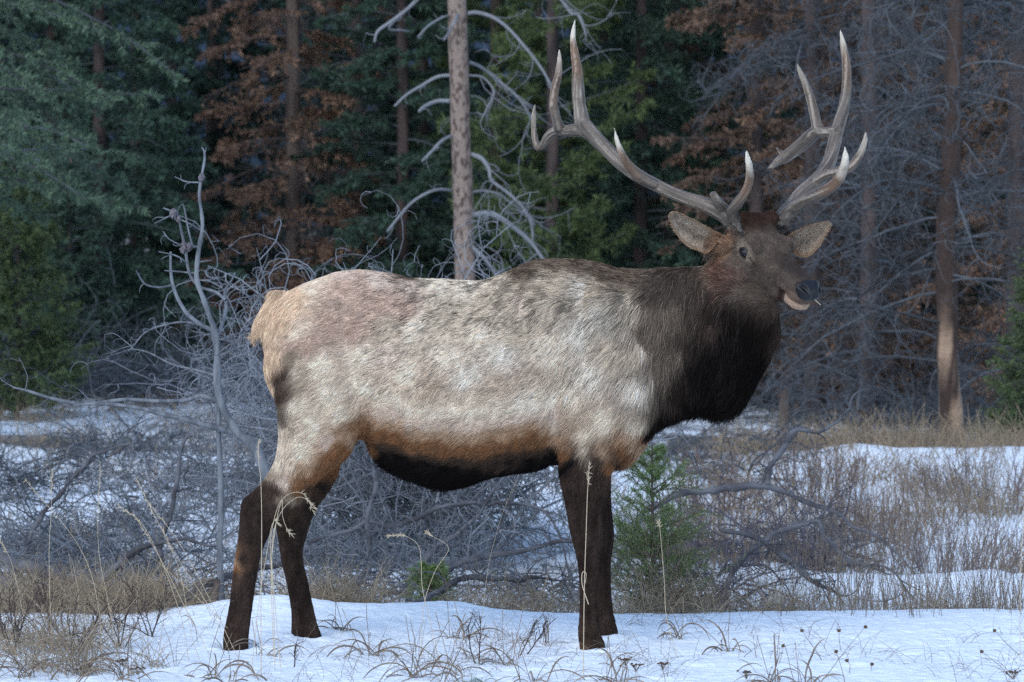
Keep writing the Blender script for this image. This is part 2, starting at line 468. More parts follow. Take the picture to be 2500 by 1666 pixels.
    # knees and fetlocks
    for kx, ky, kz, kr in ((1432, 1322, -.18, .040), (1470, 1320, .20, .036), (1441, 1540, -.18, .034), (1484, 1515, .20, .030), (577, 1530, -.16, .036), (744, 1510, .18, .032)):
        G.add(*ellipsoid(P(kx, ky, kz), (kr, kr * .95, kr * 1.1)))
    # head
    G.add(*head_loft())
    M = np.array([HF, HL, HU])
    for s in (-1, 1):
        G.add(*ellipsoid(H(-.012, s * .078, .038), (.048, .028, .030), M))          # brow
        G.add(*ellipsoid(H(-.06, s * .060, -.085), (.075, .030, .055), M))         # cheek
        G.add(*ellipsoid(H(.252, s * .034, -.004), (.028, .022, .022), M))          # nostril rim
        G.add(*ellipsoid(H(-.125, s * .082, .062), (.035, .035, .04), M))           # ear root
        G.add(*ellipsoid(H(-.110, s * .062, .088), (.032, .030, .034), M))          # pedicle
        G.add(*ellipsoid(H(.235, s * .030, -.050), (.040, .020, .016), M))          # upper lip
    G.add(*ellipsoid(H(.218, 0.002, -.080), (.058, .046, .028), M))                     # chin
    G.add(*ellipsoid(H(.12, 0, -.095), (.08, .036, .03), M))
    G.add(*ellipsoid(H(-.10, 0, .080), (.06, .070, .034), M))                       # hair tuft of the crown
    # ear roots
    G.add(*ellipsoid(P(1760, 597, -.140), (.044, .030, .034)))
    G.add(*ellipsoid(P(1928, 594, -.085), (.026, .030, .034)))
    # throat and nape joining head and neck
    G.add(*ellipsoid(P(1790, 690, -.10), (.12, .10, .12)))
    G.add(*ellipsoid(P(1830, 760, -.12), (.10, .09, .11)))
    V, F = remeshed(G, 0.0085, smooth=6)
    # coarse lie of muscle and coat
    N = vnormals(V, F)
    px, py = side_px(V)
    q = V * np.array([1, 1, 1.0])
    body = sstep(1300, 1150, py) * (1 - head_mask(V))
    V = V + N * (0.0035 * fbm(q, 5, 2) * body + 0.002 * fbm(q * [1, 1, .6], 22, 2) * body)[:, None]
    # flank fold in front of the haunch, groove behind the shoulder
    g = np.exp(-((px - (905 - 0.15 * (py - 1000))) / 24) ** 2) * sstep(930, 1040, py) * sstep(1120, 1060, py)
    g2 = np.exp(-((px - (1352 + 0.12 * (1050 - py))) / 26) ** 2) * sstep(850, 1020, py) * sstep(1150, 1090, py)
    V = V - N * (0.018 * g + 0.016 * g2)[:, None]
    return V, F

def head_mask(V):
    s, l, u = head_local(V)
    return sstep(-.20, -.13, s) * sstep(-.20, -.12, u + 0.35 * np.clip(s + .1, -.2, .06)) * sstep(0.3, .2, np.abs(l))

# coat colours, as seen on the animal's side: px, py, key
CK = dict(C=(.70, .59, .46), L=(.66, .58, .48), T=(.60, .43, .29), U=(.62, .50, .38), B=(.44, .31, .24), b=(.57, .45, .36), O=(.22, .100, .046), o=(.40, .265, .17),
          K=(.006, .005, .005), k=(.06, .04, .03), D=(.0065, .005, .0045), M=(.022, .016, .013), G=(.125, .097, .073), g=(.062, .047, .037), S=(.50, .41, .31), h=(.26, .20, .145), H=(.13, .095, .07), W=(.032, .022, .018), w=(.050, .033, .026))
COAT = """640 800 T,625 760 T,660 740 T,700 760 T,680 850 T,650 880 T,665 930 T,720 720 T,760 690 U,800 670 U,740 800 U,700 900 k,720 860 h,695 950 k,740 900 S,690 1000 G,
850 665 b,840 700 B,900 700 B,930 740 B,880 780 B,820 790 B,770 830 B,720 840 B,930 690 b,990 750 B,1010 700 b,965 850 b,1010 665 k,1050 680 C,
800 880 C,900 860 C,960 800 S,1020 800 C,1100 860 C,1000 900 C,900 940 C,820 950 C,740 980 C,850 1010 C,780 1030 C,980 1000 C,1080 1000 L,1200 1000 L,1300 980 L,1150 920 L,1230 860 L,
1080 700 C,1100 750 S,1150 700 C,1180 740 S,1230 750 S,1270 740 b,1310 740 S,1350 720 S,1240 710 S,1200 800 C,1280 800 S,1340 850 C,1230 690 S,1270 660 H,1300 650 H,1360 645 H,1420 655 H,1480 665 H,1540 670 H,1380 690 S,1330 680 S,1420 700 L,
1450 700 S,1480 760 L,1420 800 L,1500 850 S,1450 900 L,1550 930 L,1400 950 C,1480 1000 C,1560 1010 C,1430 1040 C,1350 1030 C,1550 850 S,1530 740 S,1585 800 G,1605 900 G,1610 960 g,
1600 700 g,1650 690 g,1700 670 g,1640 760 G,1690 740 g,1650 850 G,1700 820 M,1660 920 M,1740 740 M,1720 860 D,1690 880 D,1745 790 w,1785 745 D,1800 700 w,1790 780 D,1765 815 D,1770 680 h,1740 660 h,
1680 950 D,1720 920 D,1640 1000 D,1750 980 D,1800 900 D,1850 850 D,1820 800 D,1870 780 D,1790 830 D,1600 1030 D,1780 1010 D,1850 900 D,1890 800 w,1900 830 w,1740 880 D,
1580 1060 o,1590 1040 O,1540 1090 O,1520 1120 w,1500 1130 O,1480 1090 o,1460 1110 w,1550 1060 o,1430 1080 S,1440 1110 h,1420 1130 w,1380 1090 O,1360 1060 o,1365 1110 K,1345 1110 k,1395 1120 K,
900 1050 O,860 1060 o,950 1060 o,920 1075 O,1000 1070 O,1000 1100 O,1080 1100 O,1160 1100 O,1240 1090 O,1300 1075 O,1330 1050 o,1200 1070 o,1100 1060 o,1000 1040 C,1250 1050 C,1150 1040 C,
920 1110 O,935 1085 K,950 1100 K,965 1140 K,1000 1135 K,1050 1145 K,1100 1150 K,1180 1150 K,1250 1135 K,1320 1125 K,1050 1180 K,1120 1180 K,1000 1160 K,
750 1080 C,700 1080 U,690 1040 S,820 1070 b,860 1085 O,830 1110 O,800 1140 O,760 1130 o,720 1120 U,690 1120 S,770 1160 O,740 1180 O,700 1160 b,660 1150 h,670 1190 w,720 1210 h,700 1240 w,690 1210 h,655 1180 w,665 1230 w,
630 1190 W,600 1230 W,640 1240 W,620 1300 W,650 1290 W,680 1270 W,600 1350 W,620 1400 W,590 1450 W,580 1520 w,600 1560 w,780 1180 W,750 1250 W,720 1300 W,710 1350 W,690 1350 w,700 1390 w,725 1400 W,735 1450 W,740 1500 W,745 1550 w,720 1540 w,
580 1345 O,578 1360 o,577 1375 O,574 1395 w,1390 1150 w,1430 1150 w,1470 1150 W,1400 1200 W,1450 1200 W,1420 1260 W,1440 1330 W,1440 1400 W,1440 1480 W,1420 1540 w,1450 1550 W,1440 1575 w,1425 1580 O,1480 1250 W,1480 1400 W,1480 1500 W,1485 1535 w"""
_cp = [c.split() for c in COAT.replace('\n', '').split(',')]
_cp = [c for c in _cp if not (930 < float(c[0]) < 1340 and 985 < float(c[1]) < 1135)]
for _x in range(950, 1350, 36):
    _k = 12 * math.sin((_x - 950) / 400 * math.pi) - 14 * (_x < 990) - 12 * (_x > 1300)
    _cp += [[_x, 985 + _k, 'C'], [_x, 1014 + _k, 'b'], [_x, 1044 + _k, 'o'], [_x, 1068 + _k, 'O'], [_x, 1088 + _k, 'O'], [_x, 1108 + _k, 'k'], [_x, 1128 + _k, 'K'], [_x, 1150 + _k, 'K']]
CPX = np.array([[float(a), float(b)] for a, b, k in _cp]); CPC = np.array([CK[k] for a, b, k in _cp])

def coat(V, fine=None):
    """linear rgb of the coat at points V"""
    px, py = side_px(V)
    n1 = fbm(V, 9, 3); n2 = fbm(V + 7, 9, 3)
    leg = sstep(1180, 1260, py)
    qx = px + n1 * 18 * (1 - .7 * leg); qy = py + n2 * (18 + 14 * sstep(980, 1040, py)) * (1 - .7 * leg)
    out = np.empty((len(V), 3))
    for i in range(0, len(V), 20000):
        sl_ = slice(i, i + 20000)
        d = ((qx[sl_, None] - CPX[None, :, 0]) ** 2 + (qy[sl_, None] - CPX[None, :, 1]) ** 2) + 60
        w = d ** -1.75
        out[sl_] = (w @ np.log(CPC)) / w.sum(1, keepdims=True)
    c = np.exp(out)
    # grizzled dark flecks over the back and shoulder
    th = np.interp(px, [800, 1200, 1450, 1600], [.25, .45, .95, 1.25])
    al = V[:, 0] * np.cos(th) + V[:, 2] * np.sin(th); pe = -V[:, 0] * np.sin(th) + V[:, 2] * np.cos(th)
    fl = fbm(np.column_stack([al * 16, V[:, 1] * 30, pe * 58]), 1, 2)
    big = fbm(V + 5, 5, 2)
    wg = sstep(900, 730, py + 90 * big) * sstep(880, 1020, px) * sstep(1700, 1560, px) * (1 - leg)
    wg = .8 * np.maximum(wg, .18 * sstep(1060, 980, py) * sstep(780, 900, px) * sstep(1640, 1560, px))
    gr = sstep(0.08, 0.42, fl + .35 * big) * wg
    c = c * (1 - 0.66 * gr[:, None])
    c = c * (1 + leg * .55 * fbm(V * [3.2, 3.2, .6] + 8, 16, 2))[:, None]
    # head
    s, l, u = head_local(V)
    hm = head_mask(V)[:, None]
    hc = np.broadcast_to(np.array([.082, .062, .050]), c.shape).copy()
    def mix(c0, col, w): return c0 * (1 - w[:, None]) + np.array(col) * w[:, None]
    nn = fbm(V, 30, 2)
    hc = hc * (1 + 0.35 * nn[:, None])
    hc = mix(hc, (.042, .024, .018), sstep(.055, .095, u + .01 * nn) * sstep(-.02, -.07, s))          # crown tuft
    hc = mix(hc, (.030, .024, .023), sstep(.04, .12, s) * sstep(.005, .03, u) * 0.75)                  # bridge of the nose
    hc = mix(hc, (.19, .112, .070), sstep(.05, .10, np.abs(l)) * sstep(-.09, -.13, s) * .95)             # behind the cheek, ear root
    hc = mix(hc, (.075, .036, .026), sstep(-.06, -.12, u) * sstep(.03, -.06, s) * .8)
    for sg in (-1, 1):
        e = np.sqrt(((s + .028) / .044) ** 2 + ((u - .000) / .036) ** 2 + ((l - sg * .095) / .06) ** 2)
        hc = mix(hc, (.26, .21, .16), sstep(1.5, .8, e + .25 * nn) * .68)
    for sg in (-1, 1):
        tl = np.clip((s - .012) / .065, 0, 1)
        hc = mix(hc, (.012, .010, .010), sstep(1.4, .5, np.abs(u - (-.008 - .040 * tl)) / .005) * .8 * sstep(-.005, .005, s) * sstep(.05, .03, s) * (l * sg > .03))
    hc = mix(hc, (.22, .145, .105), sstep(.13, .20, s) * sstep(-.026, -.042, u) * sstep(-.07, -.055, u) * .45)   # lip edge
    hc = mix(hc, (.40, .28, .20), sstep(.172, .184, s) * sstep(-.054, -.060, u))
    hc = mix(hc, (.05, .032, .026), sstep(.13, .15, s) * sstep(.190, .176, s) * sstep(-.052, -.060, u) * .8)                        # chin
    hc = mix(hc, (.022, .013, .011), np.maximum(sstep(.146, .156, s) * sstep(.172, .164, s) * sstep(-.058, -.066, u) * .9, sstep(.14, .16, s) * sstep(.008, .004, np.abs(u + .062)) * .7))  # corner of the mouth
    return c * (1 - hm) + hc * hm

def hair_dir(V, N):
    px, py = side_px(V); n = len(V)
    def blend(a, b, w): return a * (1 - w[:, None]) + np.asarray(b) * w[:, None]
    d = np.tile(np.array([-1.0, 0, -0.30]), (n, 1))
    d = blend(d, [-.75, 0, -.75], sstep(1250, 1400, px) * sstep(700, 800, py))
    d = blend(d, [-.25, 0, -1.0], sstep(1480, 1640, px))
    d = blend(d, [-.9, 0, .25], sstep(760, 690, py) * sstep(1180, 1300, px) * sstep(1640, 1560, px))
    d = blend(d, [-.55, 0, -.8], sstep(760, 690, px))
    d = blend(d, [-.15, 0, -1.0], sstep(1080, 1180, py))
    bel = sstep(1060, 1120, py) * sstep(880, 930, px) * sstep(1365, 1330, px)
    d = blend(d, [-.75, 0, -.5], bel)
    hm = head_mask(V)
    d = blend(d, -HF + np.array([0, 0, -.25]), hm)
    sw = np.stack([fbm(V + 11, 6, 2), fbm(V + 23, 6, 2), fbm(V + 37, 6, 2)], 1)
    cl = np.stack([vnoise(V + 51, 38), vnoise(V + 63, 38), vnoise(V + 71, 38)], 1)
    d = norm(d) + sw * (0.36 - .1 * hm)[:, None] + cl * 0.45 * (1 - hm)[:, None]
    d = d - N * (d * N).sum(1, keepdims=True)
    return norm(d)

def hair_len(V):
    px, py = side_px(V)
    L = np.full(len(V), .034)
    L = L + .018 * sstep(1200, 1320, px) * sstep(760, 680, py)
    L = L + .014 * sstep(1250, 1450, px)
    L = L * (1 - sstep(1460, 1600, px)) + .070 * sstep(1460, 1600, px)
    L = np.where(px > 1600, np.maximum(L, .058 + .022 * sstep(880, 980, py)), L)
    bel = sstep(1110, 1150, py) * sstep(900, 960, px) * sstep(1365, 1330, px)
    L = L * (1 - bel) + .062 * bel
    leg = sstep(1120, 1260, py) * (1 - bel) * (px < 1560)
    L = L * (1 - leg) + .013 * leg
    hm = head_mask(V)
    s, l, u = head_local(V)
    hl = .010 + .020 * sstep(.07, .10, u) * sstep(-.04, -.08, s) + .03 * sstep(-.08, -.15, u)*sstep(.05,-.03,s) + .018 * sstep(-.10, -.16, s)
    hl = hl * (1 - .75 * sstep(.12, .2, s))
    L = L * (1 - hm) + hl * hm
    L = np.where(px < 700, np.maximum(L, .04 * sstep(1000, 900, py)), L)
    return L

def hair_object(name, R, N, D, L, C, mat_, rad, rng, parent, K=5, lift=0.30, droop=0.25):
    n = len(R)
    t = np.linspace(0, 1, K)[None, :, None]
    Ln = (L * rng.uniform(.65, 1.15, n))[:, None, None]
    lf = (lift * rng.uniform(.5, 1.5, n))[:, None, None]
    side = norm(np.cross(N, D)) * rng.normal(size=(n, 1)) * .16
    Pt = R[:, None] + Ln * (D[:, None] * t + N[:, None] * lf * (t - .75 * t * t) + side[:, None] * t * t + np.array([0, 0, -droop]) * t * t)
    cu = bpy.data.hair_curves.new(name)
    cu.add_curves([K] * n)
    cu.attributes['position'].data.foreach_set('vector', Pt.astype(np.float32).ravel()) if 'position' in cu.attributes else cu.position_data.foreach_set('vector', Pt.astype(np.float32).ravel())
    ra = cu.attributes.get('radius') or cu.attributes.new('radius', 'FLOAT', 'POINT')
    rr = rad[:, None] * (1 - np.linspace(0, 1, K)[None] ** 2 * .85)
    ra.data.foreach_set('value', rr.astype(np.float32).ravel())
    ca = cu.attributes.new('col', 'FLOAT_COLOR', 'CURVE')
    c4 = np.ones((n, 4), np.float32); c4[:, :3] = C
    ca.data.foreach_set('color', c4.ravel())
    cu.materials.append(mat_)
    return link(name, cu, parent)

def antler_mesh(chains, voxel=0.0045):
    G = Geo()
    cl = []
    for rows, tipc in chains:
        r = np.array(rows, float)                 # px, py, y, radius px
        k = smooth_path(r, 14 * len(r))
        PL = P(k[:, 0], k[:, 1], k[:, 2]); rad = np.maximum(k[:, 3], .8) * (14 + k[:, 2]) / FPX
        V, q = tubes(PL[None], rad[None], 14)
        K = len(PL)
        V = np.vstack([V, PL[0], PL[-1]]); j = np.arange(14); j2 = (j + 1) % 14
        G.add(V, [q, np.stack([np.full(14, K * 14), j2, j], 1), np.stack([np.full(14, K * 14 + 1), (K - 1) * 14 + j, (K - 1) * 14 + j2], 1)])
        s = np.concatenate([[0], np.cumsum(np.linalg.norm(np.diff(PL, axis=0), axis=1))]); rem = s[-1] - s
        cl.append((PL, rem, tipc, rad))
    V, F = remeshed(G, voxel, smooth=3)
    # colour: brown burr and beam, pale worn tips
    best = np.full(len(V), 1e9); rem = np.zeros(len(V)); tc = np.zeros(len(V)); co = np.zeros_like(V)
    for PL, rm, tipc, rad in cl:
        for i in range(0, len(V), 8000):
            d = np.linalg.norm(V[i:i + 8000, None] - PL[None], axis=2) - rad[None]; a = d.argmin(1); dm = d.min(1)
            rl = (V[i:i + 8000] - PL[a]) * 170 + (rm[a] * 14)[:, None] * [1, 0, 0]
            b = dm < best[i:i + 8000]
            best[i:i + 8000] = np.where(b, dm, best[i:i + 8000]); rem[i:i + 8000] = np.where(b, rm[a], rem[i:i + 8000]); co[i:i + 8000] = np.where(b[:, None], rl, co[i:i + 8000]); tc[i:i + 8000] = np.where(b, tipc, tc[i:i + 8000])
    N = vnormals(V, F)
    st = fbm(co, 1.0, 2); bl = fbm(V, 14, 3)
    V2 = V + N * (0.0024 * st + .0012 * fbm(V, 60, 2) * 1)[:, None]
    base = np.array([.108, .088, .072]) * (1 + .35 * bl + .95 * st)[:, None]
    brown = np.array([.15, .085, .050]) * (1 + .5 * st)[:, None]
    tip = np.array([.52, .47, .39]) * (1 + .12 * st)[:, None]
    wb = (sstep(.30, .16, rem + .03 * bl) * tc)[:, None]; wt = np.maximum(sstep(.12, .03, rem + .05 * bl + .03 * st) * np.minimum(tc * 1.3, 1), .22 * sstep(.25, .6, st))[:, None]
    c = base * (1 - wb * .75) + brown * wb * .75
    c = c * (1 - wt) + tip * wt
    b0 = P(*chains[-1][0][1][:3]); db = np.linalg.norm(V - b0, axis=1)
    kb = sstep(.20, .03, db)[:, None]; c = c * (1 - .55 * kb)
    V2 = V2 + N * (sstep(.075, .035, db) * .0045 * vnoise(V, 130) + sstep(.16, .05, db) * .0015 * vnoise(V, 90))[:, None]
    return V2, F, np.clip(c, .01, .9)

def build_elk():
    rng = np.random.RandomState(3)
    V, F = build_body()
    elk = empty('elk', (0.0, 0.0, 0.0), label='bull elk with pale flank, dark neck mane and branched antlers standing in the snow', cat='elk')
    C = coat(V)
    px, py = side_px(V)
    skin = mat('coat_skin', attr='col', rough=.9, spec=.1, bump=.002, bscale=220)
    body = link('body', mesh_np('body', V, F, skin, smooth=True, colors=np.clip(C * .62, 0, 1)), elk)
    N = vnormals(V, F)
    # ---- fur
    A = np.linalg.norm(np.cross(V[F[:, 2]] - V[F[:, 0]], V[F[:, 3]] - V[F[:, 1]]), axis=1) / 2
    cen = V[F].mean(1); fn = norm(N[F].mean(1))
    L0 = hair_len(cen); hm0 = head_mask(cen)
    s, l, u = head_local(cen)
    muzzle = (s > .238 + .7 * np.maximum(-.014 - u, 0) + .25 * np.maximum(np.abs(l) - .035, 0)) * (hm0 > .5) * (u > -.046) * 1.0
    dens = A * (.034 / np.maximum(L0, .012)) ** .7 * np.where(fn[:, 1] > .45, .35, 1.0) * (1 - muzzle) * (cen[:, 2] > .0)
    NH = 420000
    fi = rng.choice(len(F), NH, p=dens / dens.sum())
    a, b = rng.rand(NH, 1), rng.rand(NH, 1)
    q = V[F[fi]]; qn = N[F[fi]]
    bil = lambda w: (w[:, 0] * (1 - a) + w[:, 1] * a) * (1 - b) + (w[:, 3] * (1 - a) + w[:, 2] * a) * b
    R = bil(q); Nn = norm(bil(qn))
    D = hair_dir(R, Nn); L = hair_len(R); Cc = coat(R)
    Cc = Cc * np.exp(rng.normal(size=(NH, 1)) * .26) * (1 + .20 * vnoise(R + 90, 60)[:, None])
    pale = rng.rand(NH) < .16
    px, py = side_px(R)
    pl = pale & (px > 1560) & (py < 950) & (px < 1800)
    Cc[pl] = Cc[pl] * 1.9 + .01
    dk = (rng.rand(NH) < .08 + .34 * sstep(0, .5, fbm(R + 40, 22, 2)) * sstep(900, 740, py)) & (py < 960) & (px > 900) & (px < 1560)
    Cc[dk] *= .26
    Cc = np.clip(Cc, .003, .85)
    fur = mat('fur', attr='col', rough=.75, spec=.03)
    mane = (px > 1560) & (head_mask(R) < .5)
    rad = np.where(L < .02, .00055, .00068)
    lift = .30
    for nm, m in (('coat_hair', ~mane), ('mane', mane)):
        o = hair_object(nm, R[m], Nn[m], D[m], L[m], Cc[m], fur, rad[m] * (1.1 if nm == 'mane' else 1), rng, elk, lift=.32 if nm == 'mane' else .30)
        if nm == 'mane': o['label'] = 'dark brown shaggy mane'
    # ---- antlers (px, py, y, radius)
    near = [([(1806, 556, -.19, 27), (1792, 543, -.17, 25), (1768, 524, -.15, 22), (1727, 503, -.13, 20), (1664, 480, -.10, 16), (1611, 457, -.07, 16), (1561, 431, -.05, 17), (1519, 400, -.03, 18),
              (1482, 366, 0, 17), (1449, 332, .02, 19), (1424, 303, .03, 20), (1415, 262, .04, 17), (1411, 216, .04, 15.5), (1410, 174, .03, 13), (1402, 124, .02, 9.5), (1399, 85, .01, 6.5), (1405, 42, 0, 1.2)], 1),
            ([(1440, 322, .03, 16), (1412, 318, .05, 17), (1385, 320, .08, 14), (1358, 320, .11, 13), (1338, 333, .14, 11), (1326, 352, .17, 10), (1314, 361, .19, 8.5), (1306, 342, .20, 8), (1303, 300, .20, 7), (1304, 272, .20, 5), (1308, 250, .20, 1)], .2),
            ([(1366, 318, .08, 14), (1359, 292, .07, 12.5), (1351, 257, .06, 11.5), (1355, 216, .05, 10.5), (1364, 178, .04, 9), (1366, 146, .03, 6), (1366, 115, .02, 1)], .5),
            ([(1600, 452, -.08, 13), (1568, 436, -.10, 14), (1541, 412, -.13, 12.5), (1521, 382, -.16, 9.5), (1508, 348, -.18, 6.5), (1499, 310, -.19, 1)], .8),
            ([(1800, 548, -.20, 18), (1787, 520, -.23, 15), (1799, 498, -.27, 14), (1816, 476, -.31, 12), (1828, 448, -.35, 11), (1830, 414, -.39, 9.5), (1826, 388, -.41, 7), (1822, 364, -.43, 1.2)], 1),
            ([(1772, 522, -.15, 18), (1757, 498, -.18, 13), (1744, 480, -.20, 10), (1738, 470, -.205, 9)], 0),
            ([(1812, 552, -.20, 25), (1800, 560, -.195, 31), (1797, 563, -.195, 22)], 0)]
    far = [([(1903, 548, -.10, 22), (1910, 532, -.07, 20), (1932, 504, .02, 18), (1957, 472, .08, 18), (1988, 447, .15, 19), (2012, 420, .22, 18), (2028, 385, .28, 17), (2038, 344, .34, 17), (2048, 305, .38, 16),
             (2061, 257, .42, 14), (2067, 207, .44, 12.5), (2066, 158, .45, 10.5), (2058, 108, .45, 7.5), (2051, 69, .44, 1.2)], .7),
           ([(1906, 545, -.10, 19), (1928, 516, -.10, 18), (1957, 495, -.13, 17), (2000, 474, -.19, 15), (2035, 452, -.24, 14), (2055, 424, -.28, 12.5), (2064, 390, -.31, 9.5), (2063, 357, -.33, 1.5)], 1),
           ([(1985, 450, .13, 14), (2018, 428, .10, 13), (2048, 420, .08, 13), (2079, 406, .07, 12), (2102, 372, .07, 9.5), (2112, 342, .07, 6.5), (2114, 318, .07, 1)], .3),
           ([(2045, 322, .35, 16), (2020, 326, .38, 15), (1998, 318, .42, 15), (1991, 290, .44, 13), (1980, 246, .45, 11.5), (1964, 200, .45, 8.5), (1952, 172, .45, 6), (1946, 154, .45, 1.2)], .2),
           ([(1998, 318, .42, 15), (1978, 334, .46, 17), (1953, 357, .52, 17), (1921, 382, .58, 15), (1897, 397, .62, 10), (1885, 406, .63, 6), (1873, 414, .64, 1.5)], .1),
           ([(1918, 384, .58, 9), (1905, 372, .57, 6), (1897, 362, .56, 3), (1892, 356, .555, 1)], 0),
           ([(1904, 541, -.10, 20), (1903, 547, -.10, 26), (1902, 553, -.10, 22)], 0)]
    am = mat('antler', attr='col', rough=.55, spec=.3, bump=.0012, bscale=150, noise=.15, nscale=60)
    for i, ch in enumerate((near, far)):
        v, f, c = antler_mesh(ch)
        o = link('antler', mesh_np('antler', v, f, am, smooth=True, colors=c), elk)
        o['label'] = 'antler sweeping back over the shoulder' if i == 0 else 'upright far antler with a broken rear fork'
    # ---- ears
    earm = mat('ear', attr='col', rough=.9, spec=.1)
    ears = [([(1752, 592), (1728, 619), (1708, 614), (1686, 606), (1664, 589), (1646, 562), (1636, 536), (1640, 523)],
             [(1762, 572), (1740, 563), (1724, 552), (1706, 542), (1690, 534), (1670, 525), (1654, 520), (1644, 521)], -.165, -.185, 1),
            ([(1932, 612), (1947, 626), (1963, 629), (1977, 625), (1993, 611), (2008, 588), (2020, 566), (2025, 552)],
             [(1915, 585), (1930, 571), (1945, 563), (1962, 556), (1979, 550), (1998, 545), (2013, 543), (2022, 545)], -.08, -.03, 1)]
    for lo, hi, y0, y1, sg in ears:
        a_ = smooth_path(lo, 26); b_ = smooth_path(hi, 26); nu, nv = 26, 17
        w = np.linspace(0, 1, nv)[None, :, None]; tt = np.linspace(0, 1, nu)[:, None]
        pp = a_[:, None] * (1 - w) + b_[:, None] * w
        wl = np.linalg.norm(a_ - b_, axis=1)[:, None] / 634
        cup = np.sin(np.pi * w[0, :, 0])[None] ** .7 * wl * .62
        Yd = y0 + (y1 - y0) * tt + cup - .02
        E = P(pp[..., 0], pp[..., 1], Yd)
        idx = (np.arange(nu - 1)[:, None] * nv + np.arange(nv - 1)[None]).reshape(-1)
        Fq = np.stack([idx, idx + 1, idx + nv + 1, idx + nv], 1)
        Ev = E.reshape(-1, 3); ww = np.broadcast_to(w[..., 0], (nu, nv)).reshape(-1); ut = np.broadcast_to(tt, (nu, nv)).reshape(-1)
        edge = np.minimum(ww, 1 - ww)
        nz = fbm(Ev * [1, 1, 1], 60, 2)
        inner = np.array([.29, .235, .185]) * (1 + .3 * nz)[:, None]; rim = np.array([.22, .15, .10]); dark = np.array([.10, .08, .07])
        k1 = sstep(.05, .14, edge)[:, None]; c = rim * (1 - k1) + inner * k1
        k2 = (np.exp(-((ww - .45 - .15 * nz) / .10) ** 2) * sstep(.08, .3, ut) * sstep(.95, .5, ut) * .75)[:, None]; c = c * (1 - k2) + dark * k2
        k3 = sstep(.28, .02, ut)[:, None]; c = c * (1 - k3) + np.array([.19, .112, .070]) * k3
        # back of the ear: second skin 5 mm behind
        B = Ev + np.array([0, .006, 0])
        n_ = nu * nv
        bd = np.concatenate([np.arange(0, n_, nv), (nu - 1) * nv + np.arange(1, nv), (np.arange(nu - 1, -1, -1) * nv + nv - 1)[1:], np.arange(nv - 2, 0, -1)])
        b2 = np.roll(bd, -1)
        Fr = np.stack([bd, b2, b2 + n_, bd + n_], 1)
        allV = np.vstack([Ev, B]); allC = np.vstack([c, np.broadcast_to([.22, .15, .10], (n_, 3))])
        eo = link('ear', mesh_np('ear', allV, [Fq, Fq[:, ::-1] + n_, Fr], earm, smooth=True, colors=allC), elk)
        # ear hair
        nh = 5000
        ii = rng.choice(len(Fq), nh); bb = rng.rand(nh, 1); cc = rng.rand(nh, 1)
        qq = Ev[Fq[ii]]; Rr = (qq[:, 0] * (1 - bb) + qq[:, 1] * bb) * (1 - cc) + (qq[:, 3] * (1 - bb) + qq[:, 2] * bb) * cc
        hc = c[Fq[ii, 0]] * np.exp(rng.normal(size=(nh, 1)) * .35) * 1.15
        tipd = norm(P(lo[-1][0], lo[-1][1], y1) - P(lo[0][0], lo[0][1], y0))
        Dd = norm(tipd + rng.normal(size=(nh, 3)) * .35); Nr = np.tile([0, -1.0, 0], (nh, 1))
        out = rng.rand(nh) < .5
        hair_object('ear_hair', Rr, Nr, Dd, np.full(nh, .011), np.clip(hc, .005, .8), fur, np.full(nh, .0006), rng, eo, lift=.35, droop=.1)
    # ---- nose pad
    bvh = BVHTree.FromPolygons(V.tolist(), F.tolist())
    M = np.array([HF, HL, HU])
    s, l, u = head_local(V)
    sel = (s > .240 + .7 * np.maximum(-.014 - u, 0) + .25 * np.maximum(np.abs(l) - .035, 0)) & (u > -.044) & (u < .034) & (np.abs(l) < .064)
    fs = sel[F].all(1)
    Fs = F[fs]; uq, inv = np.unique(Fs, return_inverse=True); inv = inv.reshape(-1, 4)
    # finer mesh of the pad
    tmp = link('tmp', mesh_np('tmp', V[uq] + N[uq] * .0012, inv)); md = tmp.modifiers.new('s', 'SUBSURF'); md.levels = 2; md.render_levels = 2
    dg = bpy.context.evaluated_depsgraph_get(); dg.update(); m2 = bpy.data.meshes.new_from_object(tmp.evaluated_get(dg))
    NV = np.empty(len(m2.vertices) * 3, np.float32); m2.vertices.foreach_get('co', NV); NV = NV.reshape(-1, 3).astype(float)
    NF = np.empty(len(m2.loops), np.int32); m2.loops.foreach_get('vertex_index', NF); NF = NF.reshape(-1, 4)
    bpy.data.objects.remove(tmp)
    s2, l2, u2 = head_local(NV)
    NN = vnormals(NV, NF)
    hole = np.zeros(len(NV))
    for sg in (-1, 1):
        a = l2 * sg - .036; b = u2 - .004
        ar = a * .9 + b * .42; br_ = -a * .42 + b * .9
        d = np.sqrt((ar / .0155) ** 2 + ((br_ + 18 * ar * ar) / .0085) ** 2)
        hole = np.maximum(hole, sstep(1.15, .75, d))
        NV = NV + NN * (.0035 * np.exp(-((d - 1.5) / .45) ** 2))[:, None]
        NV = NV - (HF * .95 - HL * sg * .3) * (sstep(1.2, .5, d) * .013)[:, None]
    NV = NV - NN * (.0035 * np.exp(-(l2 / .006) ** 2) * sstep(.015, -.01, u2))[:, None]
    NV = NV + NN * (.0006 * vnoise(NV, 420))[:, None]
    pc = np.array([.0075, .008, .010]) * (1 - hole)[:, None] + np.array([.0015, .0015, .0015]) * hole[:, None]
    link('nose', mesh_np('nose', NV, NF, mat('nose', attr='col', rough=.45, spec=.32, bump=.001, bscale=300), smooth=True, colors=pc), elk)
    # the body gives way under the pad
    cnt = np.bincount(Fs.ravel(), minlength=len(V)); deg = np.bincount(F.ravel(), minlength=len(V)); inner = (cnt > 0) & (cnt == deg)
